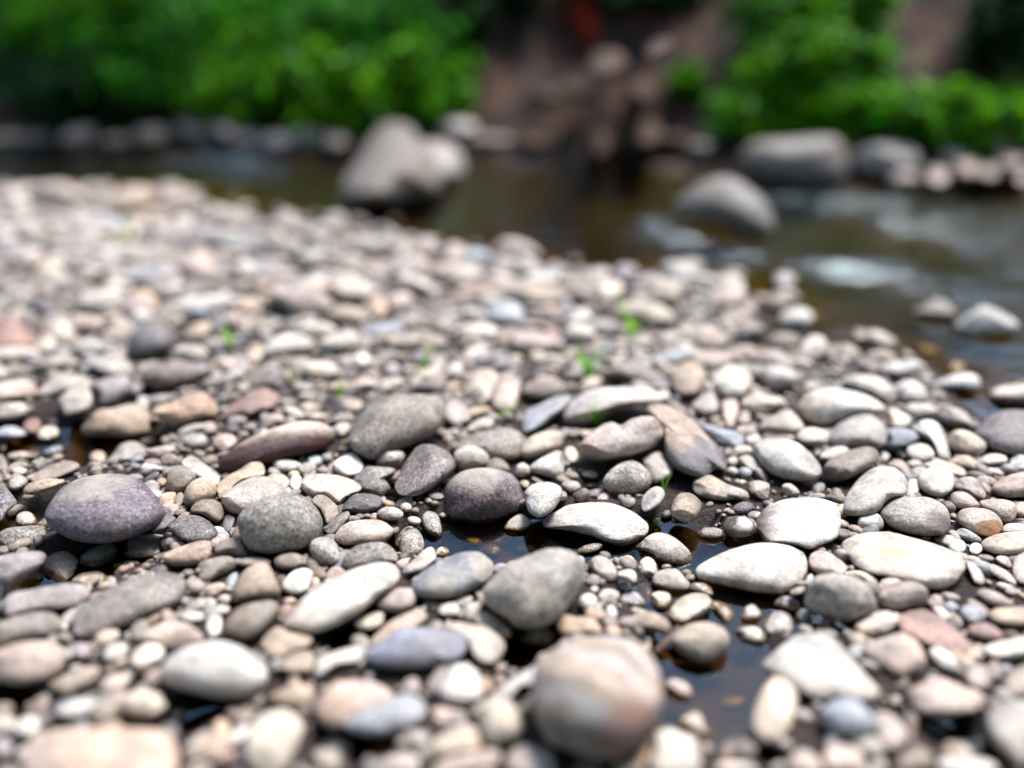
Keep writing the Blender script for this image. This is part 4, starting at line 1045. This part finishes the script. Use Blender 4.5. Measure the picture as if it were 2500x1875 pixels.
def solve_stone(st, rng, rock=False):
    """Turns an outline of the photograph into a pebble lying on the ground: centre, axes and plan footprint in metres."""
    if rock:                                               # the part of a far rock that stands below the water or in the shore
        foot = st['poly'][:, 1].max(); top = st['poly'][:, 1].min(); my = top + 0.55 * (foot - top); pq = st['poly'].copy()
        pq[:, 1] = np.where(pq[:, 1] > my, my + (pq[:, 1] - my) * 1.28, pq[:, 1]); st['poly'] = pq
    q = smooth_poly(st['poly']); area, c0, _ = moments(q); st['area'] = area
    dc = ray(*c0); hdir = np.array([dc[0], dc[1], 0]); hdir /= np.linalg.norm(hdir)
    r = np.array([hdir[1], -hdir[0], 0.0]); se, ce = -dc[2], math.hypot(dc[0], dc[1]); u = ce * np.array([0, 0, 1.0]) + se * hdir
    D = np.array([ray(*p) for p in q]); D /= (D @ dc)[:, None]
    Q2 = np.stack([D @ r, D @ u], 1)                       # outline on the plane one metre away
    _, cen, cov = moments(Q2); Q = 4 * cov
    if Q[1, 1] <= 0: print("BADPOLY", st["poly"].round().tolist(), st["label"]); raise SystemExit
    fl = st['flags']; k = 0.32 if 'f' in fl else 0.92 if 'r' in fl else rng.uniform(0.52, 0.74)
    kk = max(k, 0.0)
    for w in (0.55 if se > 0.45 else 0.3, 0.75, 0.9, 1.0):
        rh = Q[0, 1] * ((1 - w) * se + w / se); rz = Q[0, 1] * (1 - w) * ce
        lo, hi = 0.0, math.sqrt(Q[1, 1]) / ce * 0.98
        for _ in range(40):
            C = (lo + hi) / 2; hh = (Q[1, 1] - ce * ce * C * C) / (se * se)
            lam = np.linalg.eigvalsh(np.array([[Q[0, 0], rh], [rh, hh]]))[0]
            if lam > 0 and C < kk * math.sqrt(lam): lo = C
            else: hi = C
        S = np.array([[Q[0, 0], rh, rz], [rh, hh, 0], [rz, 0, C * C]])
        if np.linalg.eigvalsh(S)[0] > (0.30 * C) ** 2: break
    B = np.array([[1, 0, 0], [0, se, ce], [0, ce, -se]])   # rows r, u, d in (r, h, z)
    L = np.linalg.cholesky(B @ S @ B.T + 1e-12 * np.eye(3))
    dc2 = dc + cen[0] * r + cen[1] * u
    zg = 0.0; lift = 0.012 if '^' in fl else 0.0
    t = 1.0
    for _ in range(12):
        zc = zg + lift + C * t * (0.80 if C * t > 0.012 else 0.9)
        if 'o' not in fl and not rock: zc = max(zc, 0.35 * C * t)
        if 'o' in fl: zc = min(zc, -0.003 - 0.9 * C * t)
        t = (zc - CAM_H) / dc2[2]; p = EYE + dc2 * t
        zg = height1(p[0], p[1])
    if rock:                                               # far rocks: the foot of the outline stands on the shore or in the water
        gh = ground_hit(c0[0], foot); wl = on_plane(c0[0], foot, 0.0)
        fd = min(np.linalg.norm(gh[:2]), np.linalg.norm(wl[:2])) + 0.55 * C * t
        t = fd / np.linalg.norm(dc2[:2]); p = EYE + dc2 * t
    W = np.linalg.solve(np.linalg.cholesky(Q), (Q2 - cen).T).T
    st.update(loc=p, axes=np.stack([r, u, dc], 1) @ (L * t), W=W, C=C * t, S=S * t * t, frame=(r, hdir), pxc=c0, dist=t)
    return st
def stone_verts(st, base, rng):
    an = 'rnt'; fl = st['flags']
    s = blob(base, rng, rng.uniform(2.05, 2.5), 0 if 's' in fl else rng.randint(1, 8) if 'r' not in fl else 5 if st['code'] == 'Z' else 1, rng.uniform(0.012, 0.035))
    ang = np.arctan2(s[:, 1], s[:, 0]); rad = np.hypot(s[:, 0], s[:, 1])
    nb = 48; bins = ((ang + math.pi) / (2 * math.pi) * nb).astype(int) % nb
    mx = np.zeros(nb); np.maximum.at(mx, bins, rad); mx = np.where(mx < 0.5, 1.0, mx)
    mx = (np.roll(mx, 1) + 2 * mx + np.roll(mx, -1)) / 4
    wa = np.arctan2(st['W'][:, 1], st['W'][:, 0]); wr = np.hypot(st['W'][:, 0], st['W'][:, 1]); o = np.argsort(wa)
    rho = np.interp(ang, np.r_[wa[o] - 2 * math.pi, wa[o], wa[o] + 2 * math.pi], np.tile(wr[o], 3))
    cb = (np.arange(nb) + .5) / nb * 2 * math.pi - math.pi
    rm = np.interp(ang, np.r_[cb - 2 * math.pi, cb, cb + 2 * math.pi], np.tile(mx, 3))
    f = rho / rm; f = 1 + (f - 1) * sm(rad / 0.55)
    s[:, 0] *= f; s[:, 1] *= f
    return s @ st['axes'].T
rng = np.random.RandomState(11)
stones = parse(STONES)
for st in stones: solve_stone(st, rng)
stones.sort(key=lambda s: -s['area'])
rock_list = parse(ROCKS)
for st in rock_list: solve_stone(st, rng, True)

def mat_of(st):
    c, fl = st['code'], st['flags']
    if st['short'] in BYNAME: return M[BYNAME[st['short']]]
    if c in 'XQYZ': return M[{'X': 'maroon', 'Q': 'twotone', 'Y': 'marbled', 'Z': 'mottled'}[c]]
    if 'w' in fl: return M['wet']
    return M['speckled'] if c in 'UM' or ('r' in fl and c in 'G') else M['plain']
def vary(c, rng, a=0.10):
    v = 1 + rng.uniform(-a, a); h = rng.uniform(-0.035, 0.035)
    return (c[0] * v * (1 + h), c[1] * v, c[2] * v * (1 - h))
N_SINGLE = 300
# --- labels: what a stone looks like and which well-known stone it lies beside
marks = [s for s in stones[:N_SINGLE] + rock_list if s['short']]
used = set(s['label'] for s in stones[:N_SINGLE] + rock_list if s['label'])
med = np.median([s['area'] for s in stones[:N_SINGLE]])
def shape_word(st):
    e, v = np.linalg.eigh(np.cov(st['poly'].T)); asp = math.sqrt(e[1] / e[0])
    d = v[:, 1]; up = abs(d[1]) > 0.75
    if asp < 1.3: return 'round'
    if up: return 'upright'
    if asp > 2.4: return 'long thin'
    if asp > 1.75: return 'elongated'
    return 'oval' if st['ell'] or len(st['poly']) < 8 else 'uneven'
def relation(st, mk):
    d = st['pxc'] - mk['pxc']; w, h = np.ptp(mk['poly'], axis=0) / 2
    if abs(d[0]) > 0.9 * w and abs(d[0]) > 1.1 * abs(d[1]): return 'right of' if d[0] > 0 else 'left of'
    return 'below' if d[1] > 0 else 'behind'
def make_label(st):
    word = COLOURS[st['code']][1]; a = st['area'] / med
    size = 'tiny' if a < 0.45 else 'small' if a < 0.9 else 'mid-sized' if a < 2.2 else 'large'
    sh = shape_word(st); kind = 'stone' if a > 1.4 else 'pebble'
    wet = ' underwater' if 'o' in st['flags'] else ''
    ms = sorted((m for m in marks if m is not st), key=lambda m: np.hypot(*((m['pxc'] - st['pxc']) * [1, 1.3])) - 0.3 * math.sqrt(m['area']))
    base = f'{size} {word} {sh}{wet} {kind}'
    for m in ms[:3]:
        yield f"{base} {relation(st, m)} {m['short']}"
    for m, m2 in ((ms[0], ms[1]), (ms[0], ms[2]), (ms[1], ms[2]), (ms[0], ms[3])):
        l = f"{word} {sh}{wet} {kind}, {relation(st, m)} {m['short']}, {relation(st, m2)} {m2['short']}"
        if len(l.replace('-', '').split()) <= 16: yield l
    for extra in ('plain', 'dull', 'smooth', 'worn', 'rounded'):
        yield f"{extra} {base} {relation(st, ms[0])} {ms[0]['short']}"
def n_words(t): return len(t.split())
for st in stones[:N_SINGLE]:
    if not st['label']:
        for l in make_label(st):
            if l not in used and n_words(l) <= 16: break
        st['label'] = l; used.add(l)

for i, st in enumerate(stones[:N_SINGLE]):
    r_ = np.random.RandomState(1000 + i)
    big = st['area'] > 9000 and 1020 < st['pxc'][1] < 1480
    b_, f_ = ICO[6 if big else 5 if st['area'] > 1500 else 4]
    v = stone_verts(st, b_, r_)
    o = mesh_obj('river_pebble', v, f_, mat_of(st), loc=st['loc'])
    c = vary(COLOURS[st['code']][0], r_); k_ = {'the white-patched wet pebble': (.38, .36, .34), 'the big purple-grey cobble': (0.94, 0.90, 1.04), 'the round dark cobble': (0.9, 0.86, 0.94)}.get(st['short'], (1, 1, 1))
    o.color = (c[0] * k_[0], c[1] * k_[1], c[2] * k_[2], 1)
    tag(o, st['label'], 'pebble', 'river pebbles on the stony bank')
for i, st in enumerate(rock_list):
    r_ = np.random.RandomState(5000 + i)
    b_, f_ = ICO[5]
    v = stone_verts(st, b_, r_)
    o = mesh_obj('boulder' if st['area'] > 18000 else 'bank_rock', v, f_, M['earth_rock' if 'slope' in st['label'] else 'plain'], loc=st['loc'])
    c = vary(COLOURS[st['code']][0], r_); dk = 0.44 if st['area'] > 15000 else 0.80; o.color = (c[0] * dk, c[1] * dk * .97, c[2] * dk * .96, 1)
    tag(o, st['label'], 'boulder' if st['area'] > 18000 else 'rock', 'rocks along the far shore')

# --- the rest of the stony bank: smaller gravel nobody could count, one mesh
GV, GF, GC = [], [], []; gcount = [0]
def add_gravel(v, f, c):
    GV.append(v.astype(np.float32)); GF.append(f + gcount[0]); GC.append(np.tile(np.array([c[0], c[1], c[2], 1.0], np.float32), (len(v), 1))); gcount[0] += len(v)
for i, st in enumerate(stones[N_SINGLE:]):
    r_ = np.random.RandomState(9000 + i); b_, f_ = ICO[4 if st['area'] > 700 else 3]
    add_gravel(stone_verts(st, b_, r_) + st['loc'], f_, vary(COLOURS[st['code']][0], r_))
g = np.random.RandomState(77)
# footprints already taken
cell = 0.10; table = {}
def reg(x, y, inv, rmax):
    for a in range(int((x - rmax) // cell), int((x + rmax) // cell) + 1):
        for b_ in range(int((y - rmax) // cell), int((y + rmax) // cell) + 1): table.setdefault((a, b_), []).append((x, y, inv))
def taken(x, y, grow):
    for X, Y, inv in table.get((int(x // cell), int(y // cell)), ()):
        dx, dy = x - X, y - Y
        if inv[0] * dx * dx + 2 * inv[1] * dx * dy + inv[2] * dy * dy < grow: return True
    return False
for st in stones:
    r, h = st['frame']; B2 = np.array([r[:2], h[:2]]).T; S2 = B2 @ st['S'][:2, :2] @ B2.T; iv = np.linalg.inv(S2)
    reg(st['loc'][0], st['loc'][1], (iv[0, 0], iv[0, 1], iv[1, 1]), math.sqrt(np.trace(S2)))
TEMPL = {k: [blob(ICO[k][0], np.random.RandomState(300 + j), 2.3, 4, 0.03) for j in range(14)] for k in (2, 3)}
GCOL = 'WWWCCCGGGGPPPPPTTMKKBUL'
MUD = []
MUD_PX = ((150,1075,170,60),(330,1000,100,45),(1250,1335,230,75),(1680,1360,170,75))
for cx, cy, rx, ry in MUD_PX + ((1720,1215,230,70),(1570,1190,90,90),(1330,1205,170,45),(1640,1310,170,70),(2140,1430,60,30),(880,1220,90,45),(1740,1640,150,190),(450,1770,140,70),(880,1830,130,70),(1290,1600,110,70),(2300,1790,140,60),(200,1400,220,60),(2150,1600,60,60),(1480,1180,80,60)):
    c = on_plane(cx, cy)[:2]; MUD.append((c, np.linalg.norm(on_plane(cx + rx, cy)[:2] - c), np.linalg.norm(on_plane(cx, cy - ry)[:2] - on_plane(cx, cy + ry)[:2]) / 2))
def scatter(n, y0, y1, r0, r1, sub, water=0.25, grow=1.0, edge=0.0, lum=0.68, flat=1.0):
    Ys = y0 + (y1 - y0) * g.rand(n) ** 0.8; Xs = (g.rand(n) * 2 - 1) * (0.74 * Ys + 0.15)
    PP = np.stack([Xs, Ys], 1); H = height(PP)
    muddy = np.zeros(n)
    for c, a, b_ in MUD: muddy = np.maximum(muddy, sm(1.3 - np.hypot((PP[:, 0] - c[0]) / a, (PP[:, 1] - c[1]) / b_)))
    SDv = shore_sd(PP); clump = fnoise(PP, 13, 4)
    for x, y, h, s, cl, u, mu in zip(Xs, Ys, H, SDv, clump, g.rand(n), muddy):
        if s < edge or u < mu * (0.72 if h < -0.004 else 0.93): continue
        if h < 0.0 and u > water: continue
        if cl < -0.28 and u > 0.35: continue
        rad = r0 + (r1 - r0) * g.rand() ** 1.8
        if taken(x, y, grow): continue
        a = rad * g.uniform(0.9, 1.35); b_ = rad * g.uniform(0.7, 1.0); c = rad * g.uniform(0.45, 0.75) * flat; th = g.uniform(0, 6.28)
        t = TEMPL[sub][g.randint(14)] * [a, b_, c]
        ct, stn = math.cos(th), math.sin(th); tl = g.normal() * 0.22
        v = np.stack([t[:, 0] * ct - t[:, 1] * stn, t[:, 0] * stn + t[:, 1] * ct, t[:, 2] + t[:, 0] * tl], 1) + [x, y, h + c * 0.55]
        add_gravel(v, ICO[sub][1], tuple(q * lum for q in vary(COLOURS[GCOL[g.randint(len(GCOL))]][0], g, 0.2)))
        reg(x, y, (1 / rad ** 2, 0, 1 / rad ** 2), rad)
scatter(1500, 1.25, 4.0, 0.012, 0.036, 3, 1.0, 1.0, edge=-0.22, lum=0.8)
scatter(5000, 1.7, 4.4, 0.018, 0.048, 3, 0.3, 1.0, lum=0.95, flat=0.7)
scatter(9000, 1.2, 3.2, 0.010, 0.022, 3, 0.3, 1.05, lum=0.92, flat=0.8)
scatter(2400, 0.42, 0.95, 0.005, 0.013, 3, 0.05, 1.0)
scatter(6500, 0.55, 1.7, 0.0055, 0.012, 3, 0.28, 1.05)
scatter(14000, 0.50, 1.55, 0.0022, 0.0055, 2, 0.04, 1.08)
gr = mesh_obj('pebbles', np.vstack(GV), np.vstack(GF), M['gravel']); tag(gr, 'fine loose gravel and small pebbles filling the gaps between the larger stones', kind='stuff')
a = gr.data.attributes.new('tint', 'FLOAT_COLOR', 'POINT'); a.data.foreach_set('color', np.vstack(GC).ravel())

# ------------------------------------------------------------------ far bank plants
def leaf_mesh(name, c, rad, n, size, mat, parent, seed, hole=0.25):
    r_ = np.random.RandomState(seed)
    k = 70; cl = r_.normal(size=(k, 3)); cl /= np.linalg.norm(cl, axis=1)[:, None]; cl *= r_.uniform(0.25, 1.12, (k, 1)); cs = r_.uniform(0.08, 0.36, k)
    idx = r_.randint(k, size=n); d = r_.normal(size=(n, 3)); d /= np.linalg.norm(d, axis=1)[:, None]
    pos = (cl[idx] + d * (cs[idx] * np.abs(r_.normal(size=n)) * 0.9)[:, None]) * rad
    nrm = d * 0.6 + r_.normal(size=(n, 3)) * 0.5 + [0, -0.1, 0.5]; nrm /= np.linalg.norm(nrm, axis=1)[:, None]
    ax = np.cross(nrm, r_.normal(size=(n, 3))); ax /= np.linalg.norm(ax, axis=1)[:, None]; bx = np.cross(nrm, ax)
    L = size * r_.uniform(0.45, 1.6, n)[:, None]; Wd = L * 0.42
    p0 = pos - ax * L; p2 = pos + ax * L; p1 = pos + bx * Wd + nrm * L * .15; p3 = pos - bx * Wd + nrm * L * .15
    V = np.stack([p0, p1, p2, p3], 1).reshape(-1, 3)
    Fq = np.arange(n * 4).reshape(n, 4)
    return mesh_obj(name, V, Fq, mat, parent, smooth=False, loc=c)
SHRUBS = [  # photo x, y, half width, half height, material, leaves, label
    (60, 70, 190, 170, 'leaf_mid', 1500, 'dark-topped green bush at the left end of the far bank'),
    (300, 60, 170, 130, 'leaf_bright', 1500, 'bright green bush second from the left end of the far bank'),
    (190, 225, 200, 85, 'leaf_dark', 1500, 'low blackish-green undergrowth bush above the pinkish far-bank rock'),
    (440, 190, 170, 100, 'leaf_mid', 1300, 'deep green bush above the dull flat rock of the far bank'),
    (500, 50, 170, 120, 'leaf_mid', 1300, 'upper green bush behind the deep green bush at left'),
    (640, 215, 130, 85, 'leaf_bright', 1300, 'yellow-green low bush hanging over the brownish wide rock'),
    (740, 60, 170, 120, 'leaf_mid', 1400, 'mid green bush behind the yellow-green low bush'),
    (830, 230, 150, 80, 'leaf_bright', 1400, 'bright green low bush behind the tall pale boulder'),
    (930, 90, 160, 110, 'leaf_mid', 1300, 'shady green bush above the bright low bush near the earth bank'),
    (1040, 225, 120, 75, 'leaf_bright', 1200, 'light green bush at the edge of the bare earth bank'),
    (1080, 40, 110, 90, 'leaf_dark', 900, 'dark bush at the top left of the bare earth bank'),
    (1620, -20, 100, 45, 'leaf_dark', 800, 'dark hanging foliage bush at the top of the earth bank'),
    (1870, 60, 95, 80, 'leaf_mid', 900, 'green bush between the earth bank and the tall triangular bush'),
    (2020, 60, 110, 110, 'leaf_bright', 1200, 'top of the tall triangular bright bush at right'),
    (1980, 190, 130, 85, 'leaf_bright', 1400, 'middle of the bright bush above the large angular boulder'),
    (1880, 275, 125, 42, 'leaf_bright', 1200, 'low bright bush trailing right behind the large angular boulder'),
    (2090, 285, 140, 60, 'leaf_bright', 1200, 'bright green low bush above the rounded mottled boulder'),
    (2370, 290, 170, 45, 'leaf_bright', 1200, 'bright grassy bush along the verge at the right edge'),
    (2450, 80, 110, 130, 'leaf_dark', 1000, 'dark green bush in the upper right corner'),
    (1230, -15, 120, 55, 'leaf_dark', 900, 'dark foliage bush hanging over the top of the bare slope left of the red root'),
    (1500, -25, 100, 40, 'leaf_dark', 700, 'dark foliage bush hanging over the top of the bare slope right of the red root'),
    (1672, 205, 36, 28, 'leaf_bright', 260, 'little green sprig growing alone on the bare earth slope')]
for i, (px, py, rx, ry, mt, n, lab) in enumerate(SHRUBS):
    g0 = ground_hit(px, py + ry * 0.75); dist = np.linalg.norm(g0 - EYE); k = dist / FOC
    rad = np.array([rx * k * 1.05, max(rx, ry) * k * 0.75, ry * k * 1.15])
    c = np.array([g0[0], g0[1], g0[2]]) + [0, 0, ry * 0.75 * k]
    root = empty('shrub', g0); tag(root, lab, 'bush', 'bushes on the far bank')
    leaf_mesh('foliage', c - g0, rad, int(n * 4.2), 0.023 + 0.008 * (mt == 'leaf_bright'), M[mt], root, 40 + i)
    V, Fq = [], []
    for s in range(3):
        a = s * 2.1 + i; tip = (c - g0) + rad * np.array([math.cos(a) * .5, math.sin(a) * .5, 0.35])
        v, f = tube([[0.01 * math.cos(a), 0.01 * math.sin(a), -0.05], tip * 0.5 + [0, 0, .02], tip], [0.012, 0.009, 0.004], 6)
        Fq += [[x + len(V) for x in y] for y in f]; V += v
    mesh_obj('stem', V, Fq, M['bark'], root)
# taller trees further up the bank: they shade the slope and are mirrored in the stream and the puddle
TREES = [(-5.0, 9.0, 3.0), (-2.8, 10.2, 3.4), (-0.7, 9.6, 2.9), (1.4, 9.9, 3.0), (3.4, 9.2, 2.8), (5.6, 9.8, 3.2), (-3.4, -1.6, 5.6), (-1.3, -2.3, 6.2), (0.9, -2.2, 6.0), (3.0, -1.8, 5.8), (-5.0, 0.6, 5.0), (5.0, 0.2, 5.0)]
LABT = ['tree at the left end rising over the bushes', 'tree rising behind the bright left bushes', 'tree standing left of the bare earth bank', 'tree rooted above the bare earth bank', 'tree rising behind the triangular bright bush', 'tree at the right end of the far bank'] + ['tree on the stony bank behind the viewer, ' + q for q in ('to the left', 'left of the middle', 'right of the middle', 'to the right', 'far to the left', 'far to the right')]
for i, (x, y, hgt) in enumerate(TREES):
    z0 = height1(x, y); r_ = np.random.RandomState(200 + i)
    root = empty('tree', (x, y, z0)); tag(root, 'leafy green ' + LABT[i], 'tree', 'trees above the far bank' if y > 0 else 'trees behind the stony bank')
    pts = [np.array([r_.normal() * .05 * k, r_.normal() * .05 * k, -0.1 + hgt * k / 5]) for k in range(6)]
    V, Fq = tube(pts, [0.10, 0.085, 0.07, 0.055, 0.04, 0.02], 9)
    for k in range(7):
        a = r_.uniform(0, 6.28); b0 = pts[2 + k % 3]; tip = b0 + np.array([math.cos(a) * .9, math.sin(a) * .9, r_.uniform(.3, .8)])
        v, f = tube([b0, (b0 + tip) / 2 + [0, 0, .1], tip], [0.035, 0.022, 0.008], 6); Fq += [[q + len(V) for q in w] for w in f]; V += v
    mesh_obj('trunk', V, Fq, M['bark'], root)
    leaf_mesh('crown', np.array([0, 0, hgt * (0.72 if y > 2 else 0.52)]), np.array([1.35, 1.2, hgt * (0.38 if y > 2 else 0.48)]), 5200 if y > 2 else 7000, 0.075 if y > 2 else 0.12, M['leaf_mid' if i % 2 else 'leaf_dark'], root, 400 + i)
# the rusty root hanging over the bare earth
p0 = ground_hit(1408, -30); p1 = ground_hit(1418, 50); p2 = ground_hit(1440, 118)
rr = [p0 + [0, -.03, .03], (p0 + p1) / 2 + [.01, -.05, .02], p1 + [0, -.05, .03], (p1 + p2) / 2 + [.01, -.05, .02], p2 + [0, -.01, .0]]
base = np.array(rr[-1]); v, f = tube([q - base for q in rr], [0.075, 0.08, 0.075, 0.06, 0.03], 9)
tag(mesh_obj('tree_root', v, f, M['root'], loc=base), 'rust-red root hanging down over the bare brown earth bank', 'root')
# pale dead stem leaning at the right of the earth bank
q0 = ground_hit(2228, 300); q1 = ground_hit(2252, 195)
v, f = tube([[0, 0, -.02], (q1 - q0) * .5 + [0.01, -.02, .02], (q1 - q0) + [0, -.03, .03]], [0.014, 0.012, 0.006], 7)
tag(mesh_obj('dead_stem', v, f, M['twig'], loc=q0), 'pale dead stem leaning among the bushes at right', 'stem')

# ------------------------------------------------------------------ grass sprouts and twigs on the stones
SPROUTS = [  # photo x, y of the root, blades, height (m), label
    (1030, 915, 4, .050, 'narrow green grass sprout behind the big plain grey stone'),
    (1432, 925, 7, .060, 'brightest green leafy sprout behind the brilliant white stone'),
    (1462, 1045, 5, .045, 'grass sprout rooted between the brilliant white stone and the notched pinkish stone'),
    (1212, 1030, 3, .035, 'short dark grass sprout beside the pinkish-white block stone'),
    (830, 975, 4, .030, 'small fresh green sprout left of the big plain grey stone'),
    (566, 850, 4, .050, 'green sprout right of the mauve-blue stone'),
    (312, 605, 5, .080, 'pale green sprout among far blurred stones at left'),
    (1618, 1197, 3, .022, 'tiny pair of grass blades beside the olive-stained stone'),
    (1606, 1272, 4, .012, 'tiny cress-like sprout at the wet end of the overhanging white stone'),
    (842, 1098, 3, .018, 'tiny yellow-green sprout at the foot of the big plain grey stone'),
    (1540, 830, 6, .070, 'hazy pale grass sprout below the cream loaf stone'),
    (716, 935, 3, .030, 'dull green sprout right of the mauve wedge stone')]
for i, (px, py, nb, hg, lab) in enumerate(SPROUTS):
    p = ground_hit(px, py); r_ = np.random.RandomState(600 + i); V, Fq = [], []
    for k in range(nb):
        a = r_.uniform(0, 6.28); lean = r_.uniform(0.25, 0.9); L = hg * r_.uniform(0.7, 1.5); w0 = L * 0.060 + 0.0008
        d = np.array([math.cos(a), math.sin(a), 0]); s = np.array([-d[1], d[0], 0]); n0 = len(V)
        for t in np.linspace(0, 1, 7):
            c = d * L * lean * t ** 1.7 + np.array([0, 0, L * (t - 0.25 * lean * t * t)]) + d * 0.002
            w = w0 * (1 - t) ** 0.7 * (0.6 + 1.2 * t * (1 - t) * 2) + 0.0001
            V += [c - s * w, c + s * w + np.array([0, 0, w * .4])]
        Fq += [[n0 + 2 * j, n0 + 2 * j + 1, n0 + 2 * j + 3, n0 + 2 * j + 2] for j in range(6)]
    tag(mesh_obj('grass_sprout', V, Fq, M['grass'], loc=p), lab, 'grass', 'grass sprouts between the stones')
for (x0, y0), (x1, y1), rad, lab in (((146, 1170), (203, 1142), .0016, 'thin curved dark twig on the water beside the flat dark speckled stone'), ((1600, 1592), (1656, 1530), .0045, 'reddish-brown stick lying in the blue puddle by the biscuit-coloured pebble')):
    a, b_ = on_plane(x0, y0, .006), on_plane(x1, y1, .012); mid = (a + b_) / 2 + [0.006, 0, .002]
    v, f = tube([[0, 0, 0], (mid - a) * .6, mid - a, (mid + b_) / 2 - a + [.002, 0, .001], b_ - a], [rad * .6, rad, rad, rad * .9, rad * .5], 7)
    tag(mesh_obj('twig', v, f, M['twig'], loc=a), lab, 'twig')
